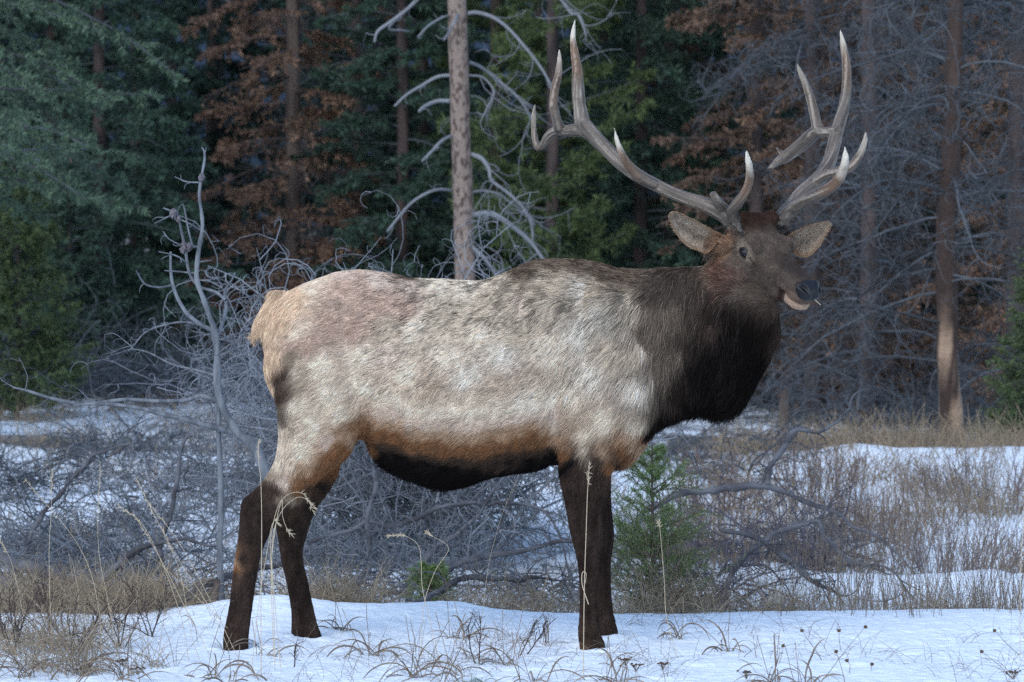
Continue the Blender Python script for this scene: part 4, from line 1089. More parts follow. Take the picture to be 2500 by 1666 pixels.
# ---- slim dead sapling with cones, left of the elk
def build_sapling():
    rng = np.random.RandomState(8); Y = 1.3
    x0 = toX(727, Y)
    root = empty('dead_sapling', (x0, Y, float(gz(x0, Y))), label='bare grey dead sapling with upcurved branches and old cones left of the elk rump', cat='dead sapling')
    off = -np.array(root.location)
    TR = [[(727, 1500, 19), (722, 1420, 18), (700, 1300, 17), (665, 1200, 16), (628, 1104, 15), (589, 1066, 14), (566, 1036, 13), (543, 994, 12), (532, 952, 11.5), (530, 902, 11), (530, 844, 10.5), (524, 806, 10), (513, 776, 9), (498, 733, 8.5), (482, 691, 8), (480, 653, 7),
           (486, 607, 6.5), (494, 557, 6), (492, 517, 5), (486, 478, 4.5), (492, 432, 4), (499, 394, 3), (499, 371, 2.5), (492, 359, 1.5)], [(531, 940, 8), (533, 1000, 8), (534, 1060, 8), (541, 1230, 9), (536, 1350, 9), (542, 1480, 10)]]
    BR = [[(528, 810, 7), (494, 795, 6.5), (459, 768, 6), (436, 733, 5.5), (423, 699, 5), (417, 661, 4.5), (417, 615, 3)], [(419, 697, 3.5), (387, 702, 3), (356, 695, 3), (341, 676, 2.5), (332, 659, 2)],
          [(532, 820, 6), (547, 779, 5.5), (553, 745, 5), (549, 712, 4.5), (566, 684, 3), (574, 666, 2)], [(551, 733, 5), (528, 714, 4.5), (494, 703, 4.5), (471, 684, 4.5), (459, 653, 4.5), (453, 611, 4.5), (444, 569, 4), (436, 534, 3.5), (425, 519, 3), (398, 508, 2)],
          [(478, 603, 3), (470, 600, 3), (459, 557, 2.5), (452, 519, 2.5), (447, 497, 1.5)], [(488, 561, 3), (466, 548, 2.5), (444, 538, 2)], [(420, 525, 2.5), (400, 535, 2), (377, 546, 1.5)], [(450, 598, 2.5), (440, 598, 2.5), (413, 584, 2), (398, 565, 1.5)],
          [(455, 642, 2.5), (440, 630, 2.5), (421, 622, 2), (387, 615, 1.5)], [(486, 446, 2.5), (455, 444, 2), (427, 432, 1.5)], [(524, 840, 4.5), (513, 806, 4), (478, 791, 3.5), (436, 787, 3), (383, 799, 2.8), (352, 814, 2.5), (329, 841, 2), (314, 858, 1.5)],
          [(526, 925, 4), (519, 915, 4), (470, 902, 3.5), (421, 890, 3), (360, 860, 2.5), (318, 852, 1.5)], [(530, 978, 8), (490, 967, 7), (452, 978, 6.5), (383, 980, 6), (306, 976, 5.5), (210, 986, 5.5), (134, 975, 5), (69, 955, 4), (31, 946, 2.5)],
          [(566, 1056, 9), (530, 1046, 9), (478, 1032, 8), (402, 1013, 7), (325, 994, 6), (240, 986, 5), (180, 990, 3)], [(486, 640, 2.5), (517, 636, 1.5)], [(480, 668, 3), (440, 664, 2.5), (402, 661, 1.5)], [(499, 380, 2), (504, 360, 1.2)],
          [(540, 830, 3), (580, 815, 2.5), (640, 800, 2)], [(556, 740, 2.5), (590, 728, 2), (640, 722, 1.5)], [(535, 870, 3), (580, 850, 2.5), (610, 838, 2)]]
    T = Geo(); G = Geo()
    for r in TR:
        PL, rad = px_branch(r, Y, n=60 if len(r) > 6 else 12); rad = rad * (.84 + .2 * fbm(PL, 30, 2)); V, q = tubes(PL[None], rad[None], 10)
        V = V + norm(V - np.repeat(PL, 10, 0)) * (fbm(V, 40, 2) * .0026)[:, None]; T.add(V + off, q)
    lines = [px_branch(b, Y, jit=.04, rng=rng) for b in BR]
    for PL, rad in lines: G.add(*tubes(PL[None], rad[None] * .85, 7))
    ragged(G, lines[10:14] + lines[17:], rng, 9, 2, (.06, .22), (.03, .08), .0022, .0014)
    ragged(G, lines[:10], rng, 2, 0, (.02, .07), r2=.0022)
    wood = mat('sapling_wood', (.165, .18, .20), color2=(.09, .10, .115), nscale=30, stretch=(1, 1, .3), rough=.85, bump=.003, bscale=80)
    g2 = Geo()
    for (k, mi), l in G.F.items(): pass
    g2.add(np.concatenate(G.V) + off, [np.concatenate(l) for l in G.F.values()])
    link('trunk', T.mesh('trunk', wood), root); link('branches', g2.mesh('branches', wood), root)
    cm = mat('cone', (.13, .12, .135), rough=.9, bump=.004, bscale=70, noise=.3, nscale=60)
    for cx, cy, rr in ((425, 523, 9), (436, 536, 6), (449, 606, 10), (460, 603, 8), (492, 434, 7)):
        c = P(cx, cy, Y - .01); v, f = ellipsoid((0, 0, 0), (rr * .0017, rr * .0017, rr * .0021), None, 16, 12)
        v = v * (1 + .30 * np.sign(vnoise(v + cx, 260)))[:, None]
        link('cone', mesh_np('cone', v + c + off, f, cm), root)
build_sapling()

# ---- small green fir behind the forelegs
def build_little_fir(px, Y, Ht, label, seed=31, nb=70, sc=1.0, top=None):
    rng = np.random.RandomState(seed)
    x0 = toX(px, Y); z0 = float(gz(x0, Y))
    root = empty('little_fir', (x0, Y, z0 - .02), label=label, cat='little fir')
    T = Geo(); T.add(*trunk_geo([(0, 0, -.05, .011), (.005, 0, Ht * .4, .008), (0, 0, Ht * .8, .005), (0, 0, Ht, .002)], 0, m=8))
    z = .03 + (Ht * .95 - .03) * np.sort(rng.rand(nb)) ** 1.1; az = np.arange(nb) * 2.4
    R = (.24 * (1 - z / Ht) ** .7 + .03) * rng.uniform(.6, 1.2, nb) * sc
    D = np.stack([np.cos(az), np.sin(az), .45 + .3 * rng.rand(nb)], 1)
    br = grow(np.stack([0 * z, 0 * z, z], 1), D, R, 7, rng, .06, .1)
    B = Geo(); B.add(*tubes(br, np.linspace(.003, .0014, 7)[None] * np.ones((nb, 1)), 4))
    p, d, t, i = attach(br, 7, rng, .2, 1)
    tw = grow(p, norm(d + rng.normal(size=p.shape) * .55), R[i] * .42, 5, rng, .08, .1)
    B.add(*tubes(tw, np.full(tw.shape[:2], .0011), 3))
    C = Geo(); C.add(*needles(np.concatenate([tw]), 30, .020, .0020, rng, .7)); C.add(*needles(br, 46, .021, .0020, rng, .7))
    link('trunk', T.mesh('trunk', bark), root); link('branches', B.mesh('branches', bark), root)
    link('crown', C.mesh('crown', mat('needles_little_fir', (.15, .225, .075), rough=.6, island=.45, noise=.2, nscale=6, trans=.2), smooth=False), root)
build_little_fir(1592, 1.55, .78, 'little bright green fir growing right behind the elk forelegs', nb=90, sc=1.2)
build_little_fir(1052, 1.6, .24, 'tiny green fir under the elk belly beside the grey log', seed=32, nb=26, sc=.7)
# ------------------------------------------------------------------ dead brush
def brush(name, label, centers, seed, n1=34, n2=8, n3=3, m=None, curl=1.5, rs=1.0, up=.6):
    rng = np.random.RandomState(seed)
    c = np.array(centers, float)                     # x, y, size
    N = len(c); i = np.repeat(np.arange(N), n1); n = len(i); sz = c[i, 2]
    az = rng.uniform(0, 6.283, n)
    off = np.stack([np.cos(az), np.sin(az)], 1) * (rng.rand(n, 1) * .3 * sz[:, None])
    x = c[i, 0] + off[:, 0]; y = c[i, 1] + off[:, 1]
    D = np.stack([np.cos(az), np.sin(az), rng.uniform(-.1, 1.6, n) * up], 1)
    L = sz * rng.uniform(.5, 1.15, n)
    b1 = grow(np.stack([x, y, gz(x, y) + rng.rand(n) * .25 * sz], 1), D, L, 9, rng, .13, -.9, .8)
    k1 = rng.uniform(.4, 1.0, n)[:, None]
    G = Geo(); G.add(*tubes(b1, np.linspace(.0095, .0022, 9)[None] * k1 * rs * (.6 + .4 * sz[:, None]), 5))
    p, d, t, j = attach(b1, n2, rng, .12, 1)
    b2 = grow(p, d * .6 + rng.normal(size=(len(p), 3)) * .75, sz[j] * rng.uniform(.15, .5, len(p)), 8, rng, .13, -.3, curl)
    G.add(*tubes(b2, np.linspace(.0034, .0013, 8)[None] * rs * np.ones((len(p), 1)), 3))
    p, d, t, j2 = attach(b2, n3, rng, .15, 1)
    b3 = grow(p, d * .6 + rng.normal(size=(len(p), 3)) * .8, rng.uniform(.05, .2, len(p)), 6, rng, .16, -.2, curl * 1.3)
    G.add(*tubes(b3, np.linspace(.0019, .0012, 6)[None] * rs * np.ones((len(p), 1)), 3))
    return tag(link(name, G.mesh(name, m or twig_m)), label, 'brush', kind='stuff')

def spots(rng, n, pxr, yr, sz):
    out = []
    for k in range(n):
        Y = rng.uniform(*yr); px = rng.uniform(*pxr)
        out.append((toX(px, Y), Y, rng.uniform(*sz)))
    return out
rb = np.random.RandomState(77)
pale_twig = mat('pale_twig', (.185, .20, .225), noise=.25, nscale=8, rough=.9, island=.45)
brush('brushwood', 'tangle of bare grey dead twigs over the snow left of the hind legs', spots(rb, 17, (-60, 600), (2.0, 6.5), (.32, .62)), 51, n1=15, n2=6, n3=2, rs=1.15)
brush('brushwood', 'tangle of bare grey dead twigs seen under the belly between the legs', spots(rb, 10, (640, 1420), (1.9, 4.5), (.28, .52)), 52, n1=14, n2=6, n3=2, rs=1.15)
brush('brushwood', 'curly mass of pale dead twigs rising above the elk back', [(toX(px, Y), Y, s) for px, Y, s in ((890, 5, 1.36), (935, 5.4, 1.42), (985, 5, 1.42), (1035, 5.6, 1.48), (1075, 5, 1.36), (860, 5.6, 1.32), (960, 6.2, 1.5), (1010, 4.6, 1.36), (1110, 5.6, 1.25))], 53, n1=24, n2=14, n3=3, curl=3.8, up=2.8, m=pale_twig)
brush('brushwood', 'thicket of grey twigs in the middle distance at the left', spots(rb, 14, (-60, 600), (7, 13), (.4, .75)), 54, n1=14, n2=6, n3=2, m=twig_far, rs=1.1)
brush('brushwood', 'grey twigs under the trees at the far left', spots(rb, 9, (-50, 640), (20, 25), (.9, 1.5)), 58, n1=22, n2=7, n3=2, m=twig_far, rs=1.7)
brush('brushwood', 'low dark twigs lying on the snow right of the little fir', spots(rb, 10, (1600, 2060), (2.2, 5.5), (.35, .62)), 55, n1=12, n2=6, n3=2, m=mat('dark_twig', (.075, .07, .085), island=.3, rough=.9))
brush('brushwood', 'thicket of grey brown twigs behind the elk chest', spots(rb, 7, (1500, 1900), (8, 13), (.4, .8)), 56, n1=12, n2=6, n3=2, m=twig_far, rs=1.2)
brush('brushwood', 'twigs lying under the trees at the right', spots(rb, 10, (1700, 2560), (16, 21), (.6, 1.2)), 57, n1=20, n2=7, n3=2, m=twig_far, rs=1.4)

# distinct dead limbs and logs lying on the ground
logw = mat('log_wood', (.115, .12, .135), color2=(.05, .05, .058), nscale=14, stretch=(.4, .4, 1), bump=.006, bscale=40, rough=.9)
def limb(name, label, cat, rows, Y, n2=4, n3=2, group='dead limbs lying in the brush', seed=0, m=None, Y2=None):
    rng = np.random.RandomState(seed + 100)
    r = smooth_path(rows, 16 * len(rows)); t = np.linspace(0, 1, len(r)); yy = Y + ((Y2 if Y2 is not None else Y) - Y) * t
    PL = P(r[:, 0], r[:, 1], yy); PL = PL + np.column_stack([fbm(PL + seed, 7, 2), fbm(PL + 9, 7, 2), fbm(PL + 5 + seed, 9, 2)]) * .028; rad = r[:, 2] * (14 + Y) / FPX * (.78 + .22 * fbm(PL, 22, 2))
    G = Geo(); V, q = tubes(PL[None], rad[None], 9); V = V + norm(V - np.repeat(PL, 9, 0)) * (fbm(V * [1, 1, 1], 45, 3) * np.repeat(rad, 9) * .55)[:, None]
    K = len(PL); V = np.vstack([V, PL[0], PL[-1]]); j = np.arange(9); j2 = (j + 1) % 9
    G.add(V, [q, np.stack([np.full(9, K * 9), j2, j], 1), np.stack([np.full(9, K * 9 + 1), (K - 1) * 9 + j, (K - 1) * 9 + j2], 1)])
    ragged(G, [(PL, rad)], rng, n2 * 2, n3, (.08, .32), (.04, .12), .0038, .0016)
    return tag(link(name, G.mesh(name, m or logw)), label, cat, group)
limb('dead_limb', 'grey limb slanting up from the snow toward the near hind leg', 'dead limb', [(425, 1480, 11), (470, 1450, 12), (540, 1415, 12), (640, 1385, 9), (700, 1370, 6)], 1.15, 2, 1, Y2=1.6)
limb('dead_limb', 'grey limb slanting up out of the snow below the elk belly', 'dead limb', [(1000, 1483, 8), (1060, 1452, 10), (1130, 1418, 10), (1200, 1408, 9), (1300, 1415, 6), (1380, 1420, 4)], 1.3, 5, 2, seed=2, Y2=1.7)
limb('log', 'thick dark log lying at the left edge behind the dry grass', 'log', [(-220, 1440, 20), (-60, 1345, 20), (60, 1385, 19), (150, 1415, 17), (240, 1445, 12)], 2.2, 3, 1, seed=3, Y2=1.8)
limb('log', 'dark log end at the lower left edge below the thicker one', 'log', [(-60, 1415, 17), (20, 1430, 17), (70, 1465, 14), (95, 1500, 10)], 1.6, 1, 0, seed=4, Y2=1.3)
limb('dead_limb', 'leaning grey branch between the left log and the hind leg', 'dead limb', [(235, 1480, 13), (255, 1430, 13), (285, 1380, 11), (330, 1340, 9), (420, 1318, 6), (520, 1330, 4)], 1.7, 5, 2, seed=5)
limb('dead_limb', 'forked blue grey branch standing up out of the brush on the right', 'dead limb', [(1872, 1185, 11), (1880, 1150, 10), (1905, 1095, 9), (1935, 1055, 7), (1985, 1060, 5), (2030, 1032, 5), (2085, 994, 3)], 3.6, 4, 3, seed=6)
limb('dead_limb', 'long dark limb lying low over the snow right of the little fir', 'dead limb', [(1480, 1440, 10), (1560, 1270, 10), (1660, 1205, 10), (1760, 1195, 11), (1870, 1190, 11), (1960, 1220, 8), (2060, 1265, 6), (2180, 1340, 4), (2260, 1430, 2)], 3.6, 9, 3, seed=7)
limb('dead_limb', 'dark arched limb curving down through the snow on the right', 'dead limb', [(1755, 1470, 11), (1800, 1380, 10), (1870, 1320, 9), (1940, 1285, 8), (2000, 1275, 8), (2015, 1320, 7), (2070, 1375, 6), (2180, 1390, 4), (2230, 1470, 3)], 2.8, 9, 3, seed=8)
limb('dead_limb', 'dark limb slanting down to the right behind the weeds', 'dead limb', [(1760, 1300, 6), (1880, 1330, 8), (1950, 1390, 9), (2000, 1430, 7), (2050, 1460, 4)], 2.3, 8, 3, seed=9)
limb('dead_limb', 'thick grey limb crossing low behind the belly', 'dead limb', [(985, 1420, 10), (1060, 1400, 11), (1150, 1370, 10), (1250, 1350, 9), (1360, 1330, 7), (1500, 1330, 5), (1580, 1440, 4)], 2.6, 7, 3, seed=10)
limb('dead_limb', 'upright grey limb in the brush below the belly', 'dead limb', [(876, 1500, 11), (880, 1420, 10), (905, 1360, 9), (900, 1250, 8), (915, 1150, 6), (905, 1060, 4)], 2.8, 7, 3, seed=11)
limb('dead_limb', 'dark crooked limb rising toward the belly from the snow hump', 'dead limb', [(990, 1500, 9), (1040, 1380, 9), (1120, 1300, 8), (1180, 1240, 6), (1230, 1160, 4)], 2.4, 7, 3, seed=13)
limb('dead_limb', 'fallen limb lying flat in the brush between the hind and fore legs', 'dead limb', [(760, 1330, 6), (860, 1290, 8), (980, 1275, 8), (1100, 1240, 7), (1260, 1225, 5), (1360, 1280, 4), (1400, 1460, 3)], 3.0, 9, 3, seed=14)
limb('dead_limb', 'dark bent limb in the brush near the left edge', 'dead limb', [(40, 1500, 9), (70, 1330, 9), (150, 1200, 7), (230, 1120, 6), (330, 1080, 3)], 2.6, 9, 3, seed=15)
limb('dead_limb', 'straight grey limb leaning in the brush left of the near hock', 'dead limb', [(383, 1500, 10), (395, 1330, 9), (415, 1230, 8), (432, 1130, 7), (455, 1060, 5)], 2.4, 5, 2, seed=12)
def stump(px, py, Y, h, r, label, seed):
    x = toX(px, Y); z = float(gz(x, Y)); rng = np.random.RandomState(seed)
    G = Geo(); V, q = tubes(np.array([[(0, 0, -.05), (0, 0, h * .4), (.01, 0, h * .8), (.015, 0, h)]]), np.array([[r * 1.25, r, r * .9, r * .55]]), 14)
    V = V + np.stack([np.zeros(len(V)), np.zeros(len(V)), np.where(V[:, 2] > h * .9, rng.uniform(-.3, .5, len(V)) * h * .3, 0)], 1)
    j = np.arange(14); V = np.vstack([V, (.012, 0, h * .85)])
    G.add(V, [q, np.stack([42 + j, 42 + (j + 1) % 14, np.full(14, 56)], 1)])
    o = tag(link('stump', G.mesh('stump', bark, smooth=False)), label, 'stump', 'broken stumps'); o.location = (x, Y, z)
stump(523, 1470, 1.15, .10, .016, 'small broken stump in the snow left of the near hind leg', 1)
stump(1912, 1040, 16, .45, .045, 'dark thin stump standing far behind the elk chest', 2)

# ------------------------------------------------------------------ dry grass (nobody could count it)
straw = mat('dry_grass', (.34, .27, .185), island=.45, noise=.15, nscale=6, rough=.8, trans=.15)
def grass(name, label, spotsl, seed, h=(.12, .3), r=.0012, m=None, lean=.5, K=6, grav=-1.2, wob=.09, snow=True):
    """spotsl rows: px0, px1, y0, y1, count, clump radius"""
    rng = np.random.RandomState(seed); Ps = []
    for px0, px1, y0, y1, n, cr in spotsl:
        nc = max(1, n // 40); cy = rng.uniform(y0, y1, nc); cx = np.array([toX(p, y) for p, y in zip(rng.uniform(px0, px1, nc), cy)])
        k = rng.randint(0, nc, n); a = rng.uniform(0, 6.28, n); rr = cr * np.sqrt(rng.rand(n))
        Ps.append(np.stack([cx[k] + np.cos(a) * rr, cy[k] + np.sin(a) * rr], 1))
    q = np.concatenate(Ps); n = len(q); p = np.column_stack([q, gz(q[:, 0], q[:, 1]) - .01])
    D = np.column_stack([rng.normal(size=(n, 2)) * lean, np.ones(n)])
    b = grow(p, D, rng.uniform(*h, n), K, rng, wob, grav)
    G = Geo(); G.add(*tubes(b, np.linspace(1, .35, K)[None] * r * rng.uniform(.6, 1.3, (n, 1)), 3))
    return tag(link(name, G.mesh(name, m or straw)), label, 'dry grass', kind='stuff')
grass('dry_grass', 'dry tan grass tufts along the snow edge behind the elk', [(-40, 430, 1.0, 2.0, 4200, .14), (680, 960, 1.2, 1.7, 900, .10), (1050, 1420, 1.3, 1.9, 900, .11), (1490, 1760, 1.15, 1.6, 850, .09), (420, 560, 1.5, 2.0, 500, .1), (1760, 2500, 1.3, 2.0, 900, .12)], 61, (.10, .30), .0013)
meadow_m = mat('meadow_grass', (.25, .19, .125), island=.4, noise=.2, nscale=1.5, rough=.85)
grass('meadow_grass', 'brown dry meadow grass in front of the trees', [(1750, 2560, 10.8, 13.5, 4500, .35), (1450, 1900, 5, 9, 700, .25), (1500, 2560, 4, 10.5, 2200, .35), (-60, 640, 9, 22, 1300, .45), (640, 1500, 6, 14, 700, .3), (-60, 600, 3.5, 8, 350, .2)], 62, (.14, .36), .0026, meadow_m, lean=.35)
weedm = mat('weed_stem', (.17, .135, .105), island=.4, noise=.2, nscale=8, rough=.85)
grass('weed_stems', 'thin brown weed stems along the snow edge on the right', [(1660, 2560, 1.0, 2.6, 560, .24), (1560, 1700, 1.2, 1.6, 160, .12)], 63, (.12, .50), .0013, weedm, lean=.22, grav=-.15, wob=.05)
grass('weed_stems', 'brown stems poking through the snowfield on the right', [(1860, 2560, 2.4, 9.5, 900, .30)], 64, (.15, .50), .0017, weedm, lean=.16, grav=-.1, wob=.05)

def shrub(label, px, Y, w, h, n, seed, m):
    rng = np.random.RandomState(seed); x0 = toX(px, Y); z0 = float(gz(x0, Y))
    x = rng.normal(size=n) * w * .4; y = rng.normal(size=n) * w * .3
    b = grow(np.column_stack([x, y, np.full(n, -.03)]), np.column_stack([x * 1.2, y * 1.2, np.ones(n) * .9]) + rng.normal(size=(n, 3)) * .12, h * rng.uniform(.5, 1.1, n), 7, rng, .06, 0)
    G = Geo(); G.add(*tubes(b, np.linspace(.004, .0016, 7)[None] * np.ones((n, 1)), 4))
    p, d, t, j = attach(b, 7, rng, .25, 1); b2 = grow(p, d + rng.normal(size=p.shape) * .35, rng.uniform(.05, .16, len(p)), 5, rng, .08)
    G.add(*tubes(b2, np.full(b2.shape[:2], .0015), 3))
    o = tag(link('shrub', G.mesh('shrub', m)), label, 'shrub', 'low bare shrubs in the snow'); o.location = (x0, Y, z0)
redtw = mat('red_twig', (.15, .11, .10), island=.35, rough=.9); greytw = mat('grey_brown_twig', (.16, .13, .13), island=.35, rough=.9)
shrub('reddish brown low shrub in the snow right of the forked branch', 2010, 7.5, .35, .38, 35, 71, redtw)
shrub('brownish low shrub in the snow at the far right', 2430, 7.8, .60, .38, 70, 72, greytw)
shrub('small reddish shrub in the middle of the right snowfield', 2150, 6.0, .35, .30, 35, 73, redtw)
shrub('russet shrub behind the little fir', 1740, 7.0, .4, .4, 30, 74, redtw)
shrub('grey brown shrub low behind the weeds on the right', 2320, 4.2, .45, .30, 35, 75, greytw)

# ------------------------------------------------------------------ single stalks and weeds standing in front
pale = mat('pale_stalk', (.52, .43, .30), rough=.7, noise=.15, nscale=30, trans=.1)
leafm = mat('dead_leaf', (.16, .12, .09), color2=(.30, .24, .18), nscale=18, rough=.8, noise=.2, trans=.1)
darkw = mat('dark_weed', (.060, .042, .038), rough=.9, noise=.2, nscale=40)
seedm = mat('seed_head', (.085, .055, .035), rough=.95, noise=.35, nscale=90, bump=.002, bscale=200)
greenm = mat('green_blade', (.06, .12, .05), rough=.6, noise=.2, nscale=30)

def ribbon(G, PL, w, rng, mi=0, twist=1.5):
    """flat curling blade"""
    K = len(PL); T = np.gradient(PL, axis=0); T = norm(T)
    a = rng.uniform(0, 6.28) + np.linspace(0, twist, K)
    s = norm(np.cross(T, np.array([.2, 1.0, .15]))); u = np.cross(T, s)
    d = s * np.cos(a)[:, None] + u * np.sin(a)[:, None]
    ww = (w * np.sin(np.pi * np.linspace(.12, .97, K)) ** .6)[:, None]
    th = .0004
    nrm = np.cross(T, d) * th
    V = np.stack([PL - d * ww / 2, PL + nrm, PL + d * ww / 2, PL - nrm], 1).reshape(-1, 3)
    k = np.arange(K - 1)[:, None] * 4; j = np.arange(4)[None]; j2 = (j + 1) % 4
    G.add(V, np.stack([k + j, k + j2, k + 4 + j2, k + 4 + j], -1).reshape(-1, 4), mi)

def spikelets(p, d, n, rng, ln=.012, r=.0013, spread=.5):
    G = Geo()
    for i in range(n):
        dd = norm(d[i] + rng.normal(size=3) * spread)
        k = np.array([p[i], p[i] + dd * ln * .4, p[i] + dd * ln])
        G.add(*tubes(k[None], np.array([[r * .4, r, r * .15]]), 5))
    return G

def base_at(px, py):
    """where the ground lies below a picture point (snow in front)"""
    for Y in np.linspace(-1.7, 1.1, 200):
        p = P(px, py, Y)
        if p[2] <= gz(p[0], Y): continue
        lo = Y
        break
    Ys = np.linspace(-1.75, 1.2, 300); pts = P(np.full(300, px), np.full(300, py), Ys)
    dz = pts[:, 2] - gz(pts[:, 0], Ys)
    k = np.argmax(dz < 0) if (dz < 0).any() else -1
    return float(Ys[k])

def stalk(label, rows, Y, r=.0016, heads=None, leaf=0, seed=0, m=None, group='tall dry grass stalks', ln=.016):
    rng = np.random.RandomState(seed + 7)
    root = empty('grass_stalk', tuple(P(rows[0][0], rows[0][1], Y)), label=label, cat='grass stalk', group=group)
    off = -np.array(root.location)
    k = smooth_path(rows, 8 * len(rows)); PL = P(k[:, 0], k[:, 1], Y) + off
    V, q = tubes(PL[None], (r * np.linspace(1, .5, len(PL)))[None], 6)
    link('stem', mesh_np('stem', V, q, m or pale, smooth=True), root)
    G = Geo(); n = heads if heads is not None else 18
    if n:
        p, d, t, i = attach(PL[None], n, rng, .80, 1.0)
        g = spikelets(p, norm(d + np.array([0, 0, .1])), n, rng, ln)
        link('seed_head', g.mesh('seed_head', m or pale), root)
    for j in range(leaf):
        t0 = rng.uniform(.15, .6); b = PL[int(t0 * len(PL))]
        bl = grow(b[None], rng.normal(size=(1, 3)) * [.9, .5, .2] + [0, 0, .7], rng.uniform(.08, .16), 10, rng, .10, -4.0)[0]
        G2 = Geo(); ribbon(G2, bl, .0045, rng); link('leaf', G2.mesh('leaf', leafm if m is None else m), root)
    return root

stalk('tall straight pale stalk crossing the near hind leg', [(638, 1690), (637, 1500), (639, 1300), (637, 1180), (632, 1130), (631, 1076)], -1.0, .0017, 20, 0, 1)
stalk('tall straight pale stalk with a forked seed head crossing the near foreleg', [(1425, 1665), (1425, 1560), (1427, 1420), (1431, 1300), (1434, 1210), (1436, 1180), (1439, 1135)], -1.05, .0018, 22, 0, 2, ln=.02)
stalk('short pale stalk bent into a loop against the near foreleg', [(1437, 1476), (1428, 1450), (1421, 1425), (1421, 1402), (1426, 1396), (1431, 1402), (1429, 1425)], -.6, .002, 0, 0, 3)
for i, rows in enumerate([[(672, 1690), (668, 1480), (660, 1340), (668, 1275), (685, 1225), (715, 1203), (745, 1210), (765, 1250)],
                          [(690, 1690), (672, 1480), (664, 1380), (668, 1300), (690, 1245), (725, 1215), (752, 1222), (768, 1240)],
                          [(610, 1690), (618, 1600), (635, 1450), (655, 1330), (662, 1290), (670, 1272), (680, 1280)],
                          [(668, 1600), (662, 1400), (672, 1290), (688, 1222), (690, 1260), (700, 1290), (712, 1305)]]):
    stalk(['drooping pale stalk arching over the hock of the far hind leg', 'drooping pale stalk arching highest over the near hock', 'pale stalk with a nodding head between the two hind legs', 'thin pale stalk curling down between the hocks'][i], rows, -.85 - .06 * i, .0014, 14, 0, 10 + i, ln=.019)
stalk('thin pale stalk leaning left in front of the brush below the belly', [(1090, 1700), (1060, 1560), (1032, 1440), (1028, 1370), (1020, 1330), (985, 1308), (948, 1310)], -.7, .0013, 26, 0, 20)
stalk('thin pale stalk leaning right below the belly', [(1030, 1690), (1032, 1500), (1060, 1400), (1095, 1340), (1060, 1312), (1040, 1300)], -.5, .0012, 18, 0, 21)
stalk('long thin stalk leaning right under the belly toward the foreleg', [(1172, 1550), (1180, 1480), (1195, 1370), (1225, 1260), (1262, 1170)], .7, .0013, 8, 0, 22)
stalk('pale stalk rising beside the little fir', [(1680, 1690), (1630, 1520), (1622, 1420), (1612, 1300), (1608, 1275)], -.4, .0013, 12, 0, 23)
stalk('thin pale stalk at the right edge reaching up past the snow line', [(2490, 1640), (2492, 1400), (2500, 1250), (2502, 1130)], -.6, .0013, 8, 0, 24)
LE = [((560, 1690), (470, 1520), (400, 1380), (330, 1260)), ((620, 1690), (520, 1480), (440, 1330), (360, 1225)), ((520, 1690), (470, 1560), (440, 1400), (395, 1290)), ((470, 1690), (440, 1500), (360, 1300), (290, 1235)),
      ((250, 1690), (240, 1480), (190, 1330), (60, 1170)), ((130, 1690), (120, 1380), (125, 1250), (127, 1150)), ((300, 1690), (270, 1500), (240, 1330), (245, 1130)), ((600, 1690), (520, 1500), (420, 1340), (330, 1165)),
      ((640, 1660), (560, 1540), (460, 1440), (360, 1350)), ((90, 1690), (60, 1520), (30, 1380), (0, 1320))]
LL = ['thin stalk leaning left in front of the brush, lowest of the fan', 'thin stalk leaning left, third highest of the fan left of the hind leg', 'steep thin stalk in the fan left of the hind leg', 'long curved stalk bowing left over the brush', 'long stalk with a drooping head near the left edge',
      'upright stalk with a fluffy head at the left edge', 'upright stalk with a curled dry head left of the fan', 'longest thin stalk of the fan leaning toward the upper left', 'low slanting stalk just left of the near hind hoof', 'short stalk leaning out at the left edge']
for i, r in enumerate(LE): stalk(LL[i], list(r), -.9 + .09 * i, .0012, 20 if i not in (8,) else 0, 1, 30 + i, ln=.015)

# dead grass clumps with curled leaves
def curl_clump(label, px, py, n, h, seed, m=None, w=.0060, stems=2):
    rng = np.random.RandomState(seed + 300); Y = base_at(px, py)
    x0 = toX(px, Y); z0 = float(gz(x0, Y))
    root = empty('grass_clump', (x0, Y, z0), label=label, cat='grass clump', group='dead grass clumps poking out of the snow')
    G = Geo(); S = Geo()
    bs = np.column_stack([rng.normal(size=n) * .02, rng.normal(size=n) * .012, np.full(n, -.01)])
    bl = grow(bs, np.column_stack([rng.normal(size=n) * .55, rng.normal(size=n) * .4, np.ones(n)]), 1.35 * h * rng.uniform(.6, 1.3, n), 14, rng, .05, -2.6, .6)
    for b in bl: ribbon(G, b, w * rng.uniform(.6, 1.2), rng)
    link('leaf', G.mesh('leaf', m or leafm), root)['label'] = 'curled dry leaves'
    if stems:
        st = grow(bs[:stems], np.column_stack([rng.normal(size=stems) * .25, rng.normal(size=stems) * .1, np.ones(stems)]), h * 1.2, 8, rng, .03, -.2)
        S.add(*tubes(st, np.full(st.shape[:2], .0012), 5)); link('stem', S.mesh('stem', m or leafm), root)
